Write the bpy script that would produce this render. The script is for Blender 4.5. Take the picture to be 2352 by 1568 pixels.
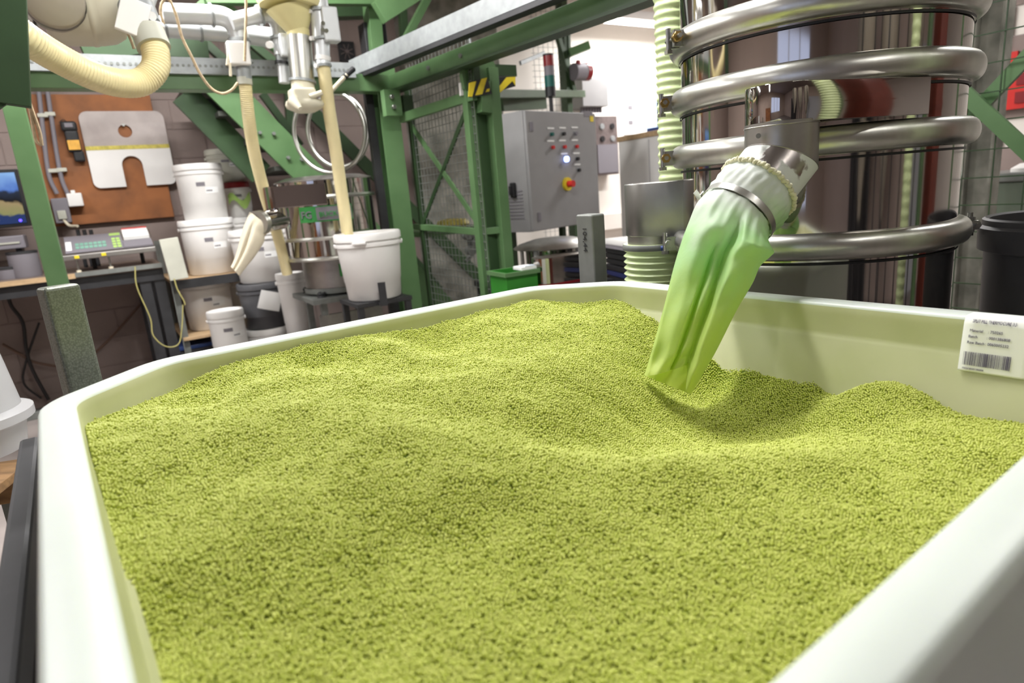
import bpy, bmesh, math, random
import numpy as np
from mathutils import Vector, Matrix, noise
random.seed(7)
rng = np.random.default_rng(7)
PI = math.pi
for o in list(bpy.data.objects): bpy.data.objects.remove(o)
C = bpy.context.scene.collection
# ------------------------------------------------------------------ camera
FPX, CX, CY, CAMZ = 1450.0, 1176.0, 784.0, 1.2
PITCH, ROLL = math.atan(348 / FPX), math.radians(4.8)
cfw = Vector((0, math.cos(PITCH), -math.sin(PITCH)))
up0 = Vector((0, math.sin(PITCH), math.cos(PITCH))); rt0 = Vector((1, 0, 0))
cup = math.cos(ROLL) * up0 + math.sin(ROLL) * rt0
crt = math.cos(ROLL) * rt0 - math.sin(ROLL) * up0
CAM = Vector((0, 0, CAMZ))
cd = bpy.data.cameras.new('camera'); cam = bpy.data.objects.new('camera', cd); C.objects.link(cam)
cam.matrix_world = Matrix(((crt.x, cup.x, -cfw.x, 0), (crt.y, cup.y, -cfw.y, 0), (crt.z, cup.z, -cfw.z, CAMZ), (0, 0, 0, 1)))
cd.sensor_width = 36; cd.lens = FPX / 2352 * 36; cd.clip_start = 0.02; cd.clip_end = 60
cd.dof.use_dof = True; cd.dof.focus_distance = 1.22; cd.dof.aperture_fstop = 4.1
bpy.context.scene.camera = cam
# ------------------------------------------------------------------ world, exposure
sc = bpy.context.scene
sc.view_settings.view_transform = 'Standard'; sc.view_settings.look = 'None'
sc.view_settings.gamma = 1; sc.view_settings.use_curve_mapping = False
sc.view_settings.exposure = 0.10
w = bpy.data.worlds.new('world'); sc.world = w; w.use_nodes = True
w.node_tree.nodes['Background'].inputs[0].default_value = (1, 1, 1, 1)
w.node_tree.nodes['Background'].inputs[1].default_value = 0.05
# ------------------------------------------------------------------ room frame: s runs along the back wall, d runs towards it
TH = math.radians(32)
RM = Matrix.Rotation(TH, 4, 'Z')
rS = Vector((math.cos(TH), math.sin(TH), 0)); rN = Vector((-math.sin(TH), math.cos(TH), 0))
def RW(s, d, z): return rS * s + rN * d + Vector((0, 0, z))
def ray(px, py): return (cfw * FPX + crt * (px - CX) - cup * (py - CY)).normalized()
def atd(px, py, d):                                  # point where the sight line meets the plane d = const of the room
    q = ray(px, py); return CAM + q * (d / q.dot(rN))
def sdz(px, py, d):
    p = atd(px, py, d); return p.dot(rS), p.z
def atz(px, py, z): q = ray(px, py); return CAM + q * ((z - CAMZ) / q.z)
def atr(px, py, r):                                  # at plan distance r
    q = ray(px, py); return CAM + q * (r / math.hypot(q.x, q.y))
# ------------------------------------------------------------------ lights: fluorescent fittings of the hall, plus one added fill
def area(name, p, sx, sy, power, rz=TH, col=(1, .99, .985), tgt=None):
    l = bpy.data.lights.new(name, 'AREA'); l.shape = 'RECTANGLE'; l.size = sx; l.size_y = sy; l.energy = power; l.color = col
    o = bpy.data.objects.new(name, l); C.objects.link(o); o.location = p; o.rotation_euler = (0, 0, rz)
    if tgt is not None: o.rotation_euler = (Vector(tgt) - Vector(p)).to_track_quat('-Z', 'Y').to_euler()
    return o
LIGHTS = [  # s, d, z, power
    (0.95, 1.35, 2.86, 52), (-1.6, 3.3, 2.86, 46), (0.9, -1.5, 2.86, 9), (3.6, 0.4, 2.86, 16),
    (2.6, -1.6, 2.86, 10), (.5, 3.25, 2.86, 82), (5.0, 3.4, 2.86, 66), (sdz(1384, 39, 4.8)[0] + .68, 4.8, sdz(1384, 39, 4.8)[1] + .03, 40),
    (-2.3, 1.0, 2.86, 12)]  # last entry: unseen fill added to brighten the wall under the desk
for i, (s, d, z, pw) in enumerate(LIGHTS):
    area('tube_light', RW(s, d, z - .075), 1.3, .12, pw)
# ------------------------------------------------------------------ mesh builder
class MB:
    def __init__(self, M=None): self.v = []; self.f = []; self.sm = []; self.M = M or Matrix.Identity(4)
    def add(self, vs, fs, smooth=False, M=None):
        M = self.M @ M if M is not None else self.M
        b = len(self.v); self.v += [M @ Vector(q) for q in vs]
        self.f += [tuple(b + i for i in f) for f in fs]; self.sm += [smooth] * len(fs); return self
    def box(self, x0, x1, y0, y1, z0, z1, M=None):
        vs = [(x, y, z) for z in (z0, z1) for y in (y0, y1) for x in (x0, x1)]
        return self.add(vs, [(0, 2, 3, 1), (4, 5, 7, 6), (0, 1, 5, 4), (2, 6, 7, 3), (0, 4, 6, 2), (1, 3, 7, 5)], False, M)
    def frame(self, p0, p1, up=(0, 0, 1)):
        p0 = Vector(p0); p1 = Vector(p1); z = (p1 - p0).normalized(); u = Vector(up)
        if abs(z.dot(u)) > .98: u = Vector(rS)
        x = u.cross(z).normalized(); y = z.cross(x)
        return Matrix(((x.x, y.x, z.x, p0.x), (x.y, y.y, z.y, p0.y), (x.z, y.z, z.z, p0.z), (0, 0, 0, 1))), (p1 - p0).length
    def bar(self, p0, p1, w, h, up=(0, 0, 1)):        # rectangular bar between two points
        M, L = self.frame(p0, p1, up); return self.box(-w / 2, w / 2, -h / 2, h / 2, 0, L, M)
    def prof(self, p0, p1, poly, up=(0, 0, 1)):
        M, L = self.frame(p0, p1, up); n = len(poly)
        vs = [(x, y, 0) for x, y in poly] + [(x, y, L) for x, y in poly]
        return self.add(vs, [(i, (i + 1) % n, n + (i + 1) % n, n + i) for i in range(n)] + [tuple(range(n))[::-1], tuple(range(n, 2 * n))], False, M)
    def ibeam(self, p0, p1, w, h, t=.008, up=(0, 0, 1)):
        a, b = w / 2, h / 2
        P = [(-a, -b), (a, -b), (a, -b + t), (t / 2, -b + t), (t / 2, b - t), (a, b - t), (a, b), (-a, b), (-a, b - t), (-t / 2, b - t), (-t / 2, -b + t), (-a, -b + t)]
        return self.prof(p0, p1, P, up)
    def channel(self, p0, p1, w, h, t=.006, up=(0, 0, 1)):
        a, b = w / 2, h / 2
        return self.prof(p0, p1, [(-a, -b), (a, -b), (a, -b + t), (-a + t, -b + t), (-a + t, b - t), (a, b - t), (a, b), (-a, b)], up)
    def angle(self, p0, p1, w, t=.005, up=(0, 0, 1)):
        a = w / 2
        return self.prof(p0, p1, [(-a, -a), (a, -a), (a, -a + t), (-a + t, -a + t), (-a + t, a), (-a, a)], up)
    def cyl(self, p0, p1, r, r2=None, n=20, caps=True):
        M, L = self.frame(p0, p1); r2 = r if r2 is None else r2
        vs = [(r * math.cos(2 * PI * i / n), r * math.sin(2 * PI * i / n), 0) for i in range(n)] + [(r2 * math.cos(2 * PI * i / n), r2 * math.sin(2 * PI * i / n), L) for i in range(n)]
        self.add(vs, [(i, (i + 1) % n, n + (i + 1) % n, n + i) for i in range(n)], True, M)
        if caps: self.add(vs, [tuple(range(n))[::-1], tuple(range(n, 2 * n))], False, M)
        return self
    def tube(self, pts, r, n=12, closed=False, caps=True):
        pts = [Vector(p) for p in pts]; m = len(pts); rs = r if hasattr(r, '__len__') else [r] * m
        vs = []; prev = None
        for i, p in enumerate(pts):
            a = pts[(i - 1) % m] if (i or closed) else p; b = pts[(i + 1) % m] if (i < m - 1 or closed) else p
            t = (b - a).normalized()
            if prev is None:
                u = Vector((0, 0, 1)) if abs(t.z) < .9 else Vector((1, 0, 0)); x = u.cross(t).normalized()
            else: x = (prev - t * prev.dot(t)).normalized()
            prev = x; y = t.cross(x)
            vs += [p + (x * math.cos(2 * PI * k / n) + y * math.sin(2 * PI * k / n)) * rs[i] for k in range(n)]
        fs = []
        for i in range(m if closed else m - 1):
            j = (i + 1) % m
            fs += [(i * n + k, i * n + (k + 1) % n, j * n + (k + 1) % n, j * n + k) for k in range(n)]
        self.add(vs, fs, True)
        if caps and not closed: self.add(vs[:n], [tuple(range(n))[::-1]]); self.add(vs[-n:], [tuple(range(n))])
        return self
    def hose(self, pts, r, pitch, amp=.06, n=16, steps=4):   # corrugated tube
        P = resample(spline(pts), pitch / steps)
        rs = [r * (1 + amp * (math.cos(2 * PI * i / steps))) for i in range(len(P))]
        return self.tube(P, rs, n)
    def lathe(self, prof, c=(0, 0, 0), n=32, M=None, a0=0, a1=2 * PI):
        full = abs(a1 - a0 - 2 * PI) < 1e-6; m = n if full else n + 1
        c = Vector(c); vs = []
        for r, z in prof: vs += [(c.x + r * math.cos(a0 + (a1 - a0) * k / n), c.y + r * math.sin(a0 + (a1 - a0) * k / n), c.z + z) for k in range(m)]
        fs = []
        for i in range(len(prof) - 1):
            for k in range(n):
                l = (k + 1) % m; fs.append((i * m + k, i * m + l, (i + 1) * m + l, (i + 1) * m + k))
        return self.add(vs, fs, True, M)
    def prism(self, poly, z0, z1, M=None):
        n = len(poly); vs = [(x, y, z0) for x, y in poly] + [(x, y, z1) for x, y in poly]
        return self.add(vs, [(i, (i + 1) % n, n + (i + 1) % n, n + i) for i in range(n)] + [tuple(range(n))[::-1], tuple(range(n, 2 * n))], False, M)
    def build(self, name, m, parent=None, bevel=0, seg=2, solid=0, split=True):
        me = bpy.data.meshes.new(name)
        inv = Matrix.Identity(4); org = None
        if parent is not None: inv = WORLD[parent.name].inverted()
        else:
            xs = [v for v in self.v]; lo = Vector((min(v.x for v in xs), min(v.y for v in xs), min(v.z for v in xs))); hi = Vector((max(v.x for v in xs), max(v.y for v in xs), 0))
            org = Vector(((lo.x + hi.x) / 2, (lo.y + hi.y) / 2, lo.z)); inv = Matrix.Translation(-org)
        me.from_pydata([tuple(inv @ v) for v in self.v], [], self.f)
        me.polygons.foreach_set('use_smooth', self.sm)
        bm = bmesh.new(); bm.from_mesh(me); bmesh.ops.remove_doubles(bm, verts=bm.verts, dist=1e-6); bmesh.ops.recalc_face_normals(bm, faces=bm.faces)
        if any(self.sm):
            for e in bm.edges:
                if len(e.link_faces) == 2 and e.link_faces[0].smooth and e.link_faces[1].smooth and e.calc_face_angle(0) > .9: e.smooth = False
                elif len(e.link_faces) == 2 and e.link_faces[0].smooth != e.link_faces[1].smooth: e.smooth = False
        bm.to_mesh(me); bm.free()
        me.materials.append(m); o = bpy.data.objects.new(name, me); C.objects.link(o)
        if parent is not None: o.parent = parent; WORLD[o.name] = WORLD[parent.name]
        else: o.location = org; WORLD[o.name] = Matrix.Translation(org)
        if bevel:
            b = o.modifiers.new('bevel', 'BEVEL'); b.width = bevel; b.segments = seg; b.limit_method = 'ANGLE'; b.angle_limit = .7
        if solid:
            q = o.modifiers.new('solid', 'SOLIDIFY'); q.thickness = solid
        return o
WORLD = {}
def spline(pts, k=10):
    P = [Vector(p) for p in pts]; P = [2 * P[0] - P[1]] + P + [2 * P[-1] - P[-2]]; out = []
    for i in range(1, len(P) - 2):
        a, b, c, d = P[i - 1:i + 3]
        for j in range(k):
            t = j / k; out.append(.5 * ((2 * b) + (c - a) * t + (2 * a - 5 * b + 4 * c - d) * t * t + (3 * b - a - 3 * c + d) * t ** 3))
    out.append(P[-2]); return out
def resample(P, step):
    out = [P[0]]; acc = 0.0
    for a, b in zip(P, P[1:]):
        L = (b - a).length; t = step - acc
        while t <= L: out.append(a + (b - a) * (t / L)); t += step
        acc = (acc + L) % step if L else acc
    return out
def thing(name, label, cat, loc=(0, 0, 0), rz=0.0, group=None):
    o = bpy.data.objects.new(name, None); C.objects.link(o); o.location = loc; o.rotation_euler = (0, 0, rz); o.empty_display_size = .05
    WORLD[o.name] = Matrix.Translation(Vector(loc)) @ Matrix.Rotation(rz, 4, 'Z')
    tag(o, label, cat, group); return o
def tag(o, label, cat, group=None):
    o['label'] = label; o['category'] = cat
    if group: o['group'] = group
    return o
def struct(o): o['kind'] = 'structure'; return o
# ------------------------------------------------------------------ materials
def lin(c): return tuple(((x / 255) / 12.92 if x <= 10 else (((x / 255) + .055) / 1.055) ** 2.4) for x in c) + (1,)
def mat(name, c, rough=.5, metal=0.0, var=.06, vs=8.0, bump=0.0, bs=60.0, c2=None, emit=0.0, trans=0.0, sub=0.0, spec=.5, stretch=None, ior=1.45, thr=None, rvar=0.0):
    m = bpy.data.materials.new(name); m.use_nodes = True; nt = m.node_tree; b = nt.nodes['Principled BSDF']
    c = lin(c); b.inputs['Base Color'].default_value = c; b.inputs['Roughness'].default_value = rough; b.inputs['Metallic'].default_value = metal
    b.inputs['Specular IOR Level'].default_value = spec; b.inputs['IOR'].default_value = ior
    if var or c2:
        tc = nt.nodes.new('ShaderNodeTexCoord'); n = nt.nodes.new('ShaderNodeTexNoise'); n.inputs['Scale'].default_value = vs; n.inputs['Detail'].default_value = 5
        src = tc.outputs['Object']
        if stretch:
            mp = nt.nodes.new('ShaderNodeMapping'); mp.inputs['Scale'].default_value = stretch; nt.links.new(src, mp.inputs[0]); src = mp.outputs[0]
        nt.links.new(src, n.inputs['Vector'])
        mx = nt.nodes.new('ShaderNodeMix'); mx.data_type = 'RGBA'
        d = lin([v for v in c2]) if c2 else tuple(max(0, x * (1 - var * 2.2)) for x in c[:3]) + (1,)
        mx.inputs[6].default_value = c; mx.inputs[7].default_value = d
        rp = nt.nodes.new('ShaderNodeMapRange'); lo, hi = thr or (.35, .65)
        rp.inputs[1].default_value = lo; rp.inputs[2].default_value = hi
        nt.links.new(n.outputs['Fac'], rp.inputs[0]); nt.links.new(rp.outputs[0], mx.inputs[0]); nt.links.new(mx.outputs[2], b.inputs['Base Color'])
        if rvar:
            r2 = nt.nodes.new('ShaderNodeMapRange'); r2.inputs[1].default_value = .3; r2.inputs[2].default_value = .7; r2.inputs[3].default_value = rough; r2.inputs[4].default_value = rough + rvar
            nt.links.new(n.outputs['Fac'], r2.inputs[0]); nt.links.new(r2.outputs[0], b.inputs['Roughness'])
    if bump:
        tc = nt.nodes.new('ShaderNodeTexCoord'); n = nt.nodes.new('ShaderNodeTexNoise'); n.inputs['Scale'].default_value = bs; n.inputs['Detail'].default_value = 3
        bp = nt.nodes.new('ShaderNodeBump'); bp.inputs['Strength'].default_value = bump; bp.inputs['Distance'].default_value = .004
        nt.links.new(tc.outputs['Object'], n.inputs['Vector']); nt.links.new(n.outputs['Fac'], bp.inputs['Height']); nt.links.new(bp.outputs[0], b.inputs['Normal'])
    if emit: b.inputs['Emission Color'].default_value = c; b.inputs['Emission Strength'].default_value = emit
    if trans: b.inputs['Transmission Weight'].default_value = trans
    if sub:
        b.inputs['Subsurface Weight'].default_value = sub; b.inputs['Subsurface Radius'].default_value = (1, 1, .7); b.inputs['Subsurface Scale'].default_value = .02
    return m
M = {}
M['wall'] = mat('painted_wall', (150, 134, 128), .85, var=.04, vs=2, bump=.15, bs=40)
M['wall_light'] = mat('light_wall', (205, 188, 180), .85, var=.03, vs=2)
M['block'] = mat('painted_block', (146, 131, 125), .85, var=.05, vs=3, bump=.3, bs=50)
M['wall_white'] = mat('white_wall', (238, 232, 224), .85, var=.02, vs=2)
M['ceiling'] = mat('ceiling_paint', (158, 146, 142), .9, var=.03)
M['floor'] = mat('floor_screed', (165, 155, 150), .55, var=.12, vs=3, bump=.1)
M['concrete'] = mat('raw_concrete', (150, 148, 138), .9, var=.25, vs=7, bump=.5, bs=25, c2=(105, 105, 96))
M['green'] = mat('green_paint', (92, 124, 82), .42, var=.06, vs=5, bump=.05, c2=(82, 114, 73))
M['green_d'] = mat('dark_shaded_green', (50, 74, 44), .5, var=.1, vs=5, c2=(42, 63, 37))  # darker copy of the green; shade on frame members put into the colour
M['step'] = mat('dark_step', (60, 62, 56), .6, var=.1)
M['galv'] = mat('galvanised_steel', (158, 162, 163), .45, .4, var=.05, vs=25, c2=(146, 150, 151))
M['galv_d'] = mat('dark_galvanised_steel', (128, 131, 127), .5, .25, var=.08, vs=20)
M['steel'] = mat('mirror_steel', (190, 185, 180), .045, 1, var=.02, vs=3, rvar=.05)
M['steel_s'] = mat('satin_steel', (205, 205, 198), .3, 1, var=.05, vs=30, rvar=.08, stretch=(1, 1, .1))
M['steel_b'] = mat('brushed_steel', (176, 172, 168), .34, 1, var=.1, vs=12, rvar=.15)
M['steel_dull'] = mat('dull_steel', (152, 151, 147), .36, 1, var=.06, vs=9, rvar=.12)
M['steel_dust'] = mat('dusty_steel', (168, 162, 158), .25, .85, vs=20, c2=(216, 220, 214), thr=(.42, .46), rvar=.3)
_nt = M['steel_dust'].node_tree; _b = _nt.nodes['Principled BSDF']; _f = [n for n in _nt.nodes if n.type == 'MAP_RANGE' and n.outputs[0].links and n.outputs[0].links[0].to_node.type == 'MIX'][0]
_nt.nodes['Noise Texture'].inputs['Scale'].default_value = 12; _f.inputs[1].default_value = .44; _f.inputs[2].default_value = .47
for _s, _a, _c in (('Metallic', .95, .0), ('Roughness', .28, .8)):
    _r = _nt.nodes.new('ShaderNodeMapRange'); _r.inputs[3].default_value = _a; _r.inputs[4].default_value = _c
    _nt.links.new(_f.outputs[0], _r.inputs[0]); _nt.links.new(_r.outputs[0], _b.inputs[_s])
M['brass'] = mat('brass', (178, 150, 92), .3, 1, var=.1, vs=80)
M['zinc'] = mat('zinc_bolt', (180, 180, 176), .3, .95, var=.1, vs=60)
M['white_pipe'] = mat('pale_grey_pipe', (214, 217, 219), .35, .25, var=.05, vs=6)
M['white_p'] = mat('white_plastic', (236, 234, 231), .4, var=.03, vs=4, sub=.0)
M['white_dirty'] = mat('dusty_white_plastic', (196, 196, 182), .5, var=.1, vs=6)
M['cream'] = mat('cream_hose_plastic', (242, 228, 178), .38, var=.05, vs=10)
M['cream_v'] = mat('cream_enamel', (226, 220, 198), .4, var=.06, vs=6)
M['cone'] = mat('yellow_cone_plastic', (232, 222, 165), .4, var=.05, vs=5)
M['grey_p'] = mat('grey_plastic', (84, 84, 87), .5, var=.08, vs=8)
M['black_p'] = mat('black_plastic', (34, 34, 36), .45, var=.1, vs=10)
M['tan'] = mat('beige_drum_plastic', (214, 208, 186), .45, var=.07, vs=4, bump=.1)
M['taupe'] = mat('taupe_cap_plastic', (160, 152, 138), .5, var=.06)
M['board'] = mat('brown_fibreboard', (158, 100, 58), .7, var=.15, vs=5, c2=(122, 78, 48), bump=.1)
M['wood'] = mat('plywood_edge', (196, 166, 128), .6, var=.1, vs=6, stretch=(1, 8, 8))
M['wood_d'] = mat('pallet_wood', (164, 128, 88), .75, var=.2, vs=6, stretch=(1, 9, 9), bump=.2)
M['desk'] = mat('desk_top', (120, 104, 92), .5, var=.1)
M['iron'] = mat('dark_iron', (62, 62, 64), .5, .4, var=.1, vs=12)
M['cable'] = mat('cable_black', (44, 42, 42), .55, var=.05)
M['cable_b'] = mat('cable_brown', (108, 84, 70), .6, var=.05)
M['rope'] = mat('rope_beige', (205, 182, 148), .8, var=.15, vs=60)
M['cabinet'] = mat('cabinet_grey', (146, 145, 145), .5, var=.03, bump=.05, bs=200)
M['red'] = mat('red_plastic', (205, 44, 38), .4, var=.05)
M['red_d'] = mat('dark_red_lens', (130, 30, 34), .35, var=.05)
M['teal'] = mat('green_lens', (22, 92, 84), .35, var=.05)
M['yellow'] = mat('yellow_paint', (232, 208, 48), .5, var=.06, vs=20)
M['blue'] = mat('blue_plastic', (52, 78, 140), .4, var=.05)
M['navy'] = mat('navy_plastic', (34, 42, 82), .45, var=.05)
M['lamp_b'] = mat('lit_blue_lamp', (150, 170, 255), .4, var=0, emit=6)
M['led'] = mat('blue_led', (80, 60, 255), .4, var=0, emit=4)
M['tube_e'] = mat('lit_tube', (255, 250, 242), .4, var=0, emit=12)
M['crate'] = mat('green_crate', (50, 126, 42), .45, var=.05)
M['paper'] = mat('white_paper', (238, 238, 236), .6, var=.01)
M['ink'] = mat('violet_ink', (62, 48, 92), .6, var=0)
M['ink_k'] = mat('black_ink', (40, 40, 40), .6, var=0)
M['ink_g'] = mat('green_print', (60, 138, 70), .5, var=0)
M['ink_gr'] = mat('grey_print', (122, 118, 124), .6, var=0)
M['fabric'] = mat('cream_cloth', (226, 216, 192), .85, var=.06, vs=10, bump=.3, bs=30)
M['elastic'] = mat('elastic_cloth', (226, 222, 192), .85, var=.08, vs=60, bump=.4, bs=200)
M['hose_g'] = mat('pale_green_hose', (206, 222, 168), .4, var=.05, vs=12)
M['door'] = mat('pale_door', (200, 205, 215), .5, var=.02)
M['redbrown'] = mat('red_brown_paint', (110, 52, 42), .35, var=.08, vs=4)
M['poster'] = mat('poster_red', (205, 62, 52), .6, vs=9, c2=(150, 50, 52), thr=(.5, .56))
M['poster_b'] = mat('poster_blue', (150, 185, 225), .6, var=.1, vs=6, c2=(225, 232, 240))
M['clear'] = mat('clear_plastic', (240, 240, 242), .35, var=.03, trans=.4)
M['plexi'] = mat('grey_plexi', (182, 172, 168), .3, var=.1, vs=5, c2=(160, 150, 146))
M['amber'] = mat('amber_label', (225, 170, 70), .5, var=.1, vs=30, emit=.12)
M['key'] = mat('keypad_green', (120, 170, 150), .5, var=.1)
M['lime'] = mat('lime_label', (170, 205, 110), .5, var=.05)
M['earth'] = mat('earth_cable', (186, 178, 112), .5, var=.05)
M['gold'] = mat('yellow_tape', (214, 200, 96), .35, var=.15, vs=40)
M['brownbox'] = mat('grey_brown_box', (112, 100, 98), .5, var=.1, vs=30)
M['sack'] = mat('sack_cloth', (206, 194, 170), .85, var=.12, vs=8, bump=.4, bs=12)
# white HDPE of the tote: waxy, slightly green from light passing through it
def hdpe():
    m = mat('waxy_white_polyethylene', (216, 224, 216), .38, var=.025, vs=5, bump=.04, bs=30)
    b = m.node_tree.nodes['Principled BSDF']; b.inputs['Subsurface Weight'].default_value = .15
    b.inputs['Subsurface Radius'].default_value = (1, 1.1, .6); b.inputs['Subsurface Scale'].default_value = .03
    return m
M['hdpe'] = hdpe()
def hammer():
    m = mat('hammertone_paint', (112, 118, 108), .38, .35, var=0); nt = m.node_tree; b = nt.nodes['Principled BSDF']
    tc = nt.nodes.new('ShaderNodeTexCoord'); v = nt.nodes.new('ShaderNodeTexVoronoi'); v.inputs['Scale'].default_value = 330
    cr = nt.nodes.new('ShaderNodeMapRange'); cr.inputs[1].default_value = .2; cr.inputs[2].default_value = .75
    mx = nt.nodes.new('ShaderNodeMix'); mx.data_type = 'RGBA'; mx.inputs[6].default_value = lin((134, 139, 128)); mx.inputs[7].default_value = lin((108, 113, 102))
    bp = nt.nodes.new('ShaderNodeBump'); bp.inputs['Strength'].default_value = .25; bp.inputs['Distance'].default_value = -.0008
    nt.links.new(tc.outputs['Object'], v.inputs['Vector']); nt.links.new(v.outputs['Distance'], cr.inputs[0]); nt.links.new(cr.outputs[0], mx.inputs[0])
    nt.links.new(mx.outputs[2], b.inputs['Base Color']); nt.links.new(v.outputs['Distance'], bp.inputs['Height']); nt.links.new(bp.outputs[0], b.inputs['Normal'])
    return m
M['hammer'] = hammer()
def text(s, size, M4, m, parent, name='lettering', ext=.0004, bold=False, bend=None, align='LEFT'):
    cu = bpy.data.curves.new(name, 'FONT'); cu.body = s; cu.size = size; cu.extrude = ext; cu.align_x = align; cu.resolution_u = 2
    if bold: cu.offset = size * .018
    o = bpy.data.objects.new(name, cu); C.objects.link(o); bpy.context.view_layer.update()
    me = bpy.data.meshes.new_from_object(o.evaluated_get(bpy.context.evaluated_depsgraph_get())); bpy.data.objects.remove(o)
    inv = WORLD[parent.name].inverted()
    for v in me.vertices:
        p = v.co.copy()
        v.co = inv @ (bend(p) if bend else M4 @ p)
    me.materials.clear(); me.materials.append(m); o = bpy.data.objects.new(name, me); C.objects.link(o); o.parent = parent; WORLD[o.name] = WORLD[parent.name]
    return o
# ================================================================== setting
CEIL = 3.0
R = lambda: MB(RM)
struct(R().box(-4.2, 6.2, -4.2, 5.46, -.1, 0).build('floor', M['floor']))
struct(R().box(-4.2, 6.2, -4.2, 5.46, CEIL, CEIL + .1).build('ceiling', M['ceiling']))
wb = struct(R().box(-4.2, 3.35, 5.28, 5.46, 0, CEIL).build('wall_back', M['wall']))
struct(R().box(3.35, 6.2, 5.28, 5.46, 0, CEIL).build('wall_alcove', M['wall_white']))
wr = struct(R().box(6.02, 6.2, -4.2, 5.28, 0, CEIL).build('wall_right', M['wall_white']))
wl = struct(R().box(-4.2, -4.02, -4.2, 5.28, 0, CEIL).build('wall_left', M['wall_light']))
wf = struct(R().box(-4.02, 6.02, -4.2, -4.02, 0, CEIL).build('wall_front', M['wall_light']))
def blocks(parent, s0, s1, plane, along, z1=2.95):
    # proud blockwork: 0.39 x 0.19 faces, recessed joints; every block its own part
    me = None; k = 0; z = .01
    while z < z1 - .1:
        x = s0 - (.2 if k % 2 else 0)
        while x < s1 - .1:
            if me is None:
                b = MB(Matrix.Rotation(TH if along == 's' else TH + PI / 2, 4, 'Z')).box(.004, .396, -.006, .012, .004, .196)
                o = b.build('block', M['block'], parent); me = o.data
                inv = WORLD[parent.name].inverted()
                base = o
                P = RW(x, plane, z) if along == 's' else RW(plane, x, z)
                o.location = P; first = o
            else:
                o = bpy.data.objects.new('block', me); C.objects.link(o); o.parent = parent
                P = RW(x, plane, z) if along == 's' else RW(plane, x, z)
                o.location = P
            x += .4
        z += .2; k += 1
blocks(wb, -.8, 2.0, 5.28, 's')
blocks(wr, 2.2, 4.6, 6.02, 'd')
struct(R().box(-4.0, 2.0, 5.255, 5.274, 0, .09).build('baseboard_back', M['wall']))
struct(R().box(4.35, 6.0, 5.19, 5.28, .70, .86).build('trim_1', M['wall_white']))   # cable trunking on the back wall
# raw concrete shaft wall behind the hoist
struct(R().box(sdz(957, 400, 5.18)[0], 3.35, 5.18, 5.28, 0, CEIL).build('wall_shaft', M['concrete']))
# ---- ceiling light fittings, the last an added fill
for i, (s, d, z, pw) in enumerate(LIGHTS):
    lab = ['white fluorescent fitting on the ceiling above the tote', 'white fluorescent fitting at the far left of the ceiling', 'white fluorescent fitting behind the camera', 'white fluorescent fitting above the steel sieve tower', 'white fluorescent fitting above the rear aisle', 'white fluorescent fitting above the suction pipes', 'white fluorescent fitting near the right end wall', 'lit fluorescent tube fitting hanging over the white alcove', 'unseen fill fitting added near the left end wall'][i]
    t = thing('ceiling_light', lab, 'light', RW(s, d, z), TH, 'fluorescent ceiling fittings')
    Mx = Matrix.Translation(RW(s, d, z)) @ Matrix.Rotation(TH, 4, 'Z')
    MB(Mx).box(-.68, .68, -.09, .09, -.045, .03).build('housing', M['white_p'], t, bevel=.006)
    MB(Mx).cyl((-.64, -.035, -.058), (.64, -.035, -.058), .013, n=10).build('tube', M['tube_e'], t)
    MB(Mx).cyl((-.64, .035, -.058), (.64, .035, -.058), .013, n=10).build('tube', M['tube_e'], t)
    if z + .03 < CEIL - .001:
        for q in (-.5, .5): MB(Mx).box(q - .01, q + .01, -.01, .01, .03, CEIL - z).build('hanger', M['galv'], t)
# ================================================================== tote (white octagonal bin)
TB = math.radians(35.5)
BM = Matrix.Rotation(TB, 4, 'Z')
U0, U1, V0, V1, CH, RIM, WT = -.049, 1.075, .0965, 1.192, .158, .9725, .042
CN = .085
def octo(ins, z, k=5, rad=.045):
    a0, a1, b0, b1 = U0 + ins, U1 - ins, V0 + ins, V1 - ins; c = CH - ins * .586
    e = CN - ins * .586
    cs = [(a0 + e, b0), (a1 - e, b0), (a1, b0 + e), (a1, b1 - c), (a1 - c, b1), (a0 + c, b1), (a0, b1 - c), (a0, b0 + e)]
    out = []
    for i, p in enumerate(cs):
        p = Vector(p); a = Vector(cs[i - 1]); b = Vector(cs[(i + 1) % 8])
        A = p + (a - p).normalized() * (rad - ins * .3); B = p + (b - p).normalized() * (rad - ins * .3)
        for j in range(k + 1):
            t = j / k; q = A * (1 - t) ** 2 + p * 2 * t * (1 - t) + B * t * t; out.append((q.x, q.y, z))
    return out
prof = [(.05, .33), (.02, .60), (.012, .935), (.003, .945), (0, .955), (0, .9665), (.002, .9705), (.006, .9725), (.036, .9725), (.040, .971), (.042, .967), (.0435, .955), (.047, .925), (.049, .917), (.053, .914), (.068, .60), (.09, .36)]
mb = MB(BM); n = 48; vs = []; fs = []
for ins, z in prof: vs += octo(ins, z)
for i in range(len(prof) - 1): fs += [(i * n + k, i * n + (k + 1) % n, (i + 1) * n + (k + 1) % n, (i + 1) * n + k) for k in range(n)]
mb.add(vs, fs, True); mb.add(octo(.09, .36), [tuple(range(n))]); mb.add(octo(.05, .33), [tuple(range(n))])
tote = mb.build('plastic_tote', M['hdpe'])
M['bounce_tint'] = mat('pellet_bounce_tint', (194, 195, 158), .42, var=.04, vs=4, c2=(178, 182, 136)); tote.data.materials.append(M['bounce_tint'])
for p_ in tote.data.polygons:                        # inner faces: pellet bounce and shade painted in as an olive tint
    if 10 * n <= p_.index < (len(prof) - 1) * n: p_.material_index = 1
tag(tote, 'white octagonal plastic tote filled with green pellets', 'container')
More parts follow.
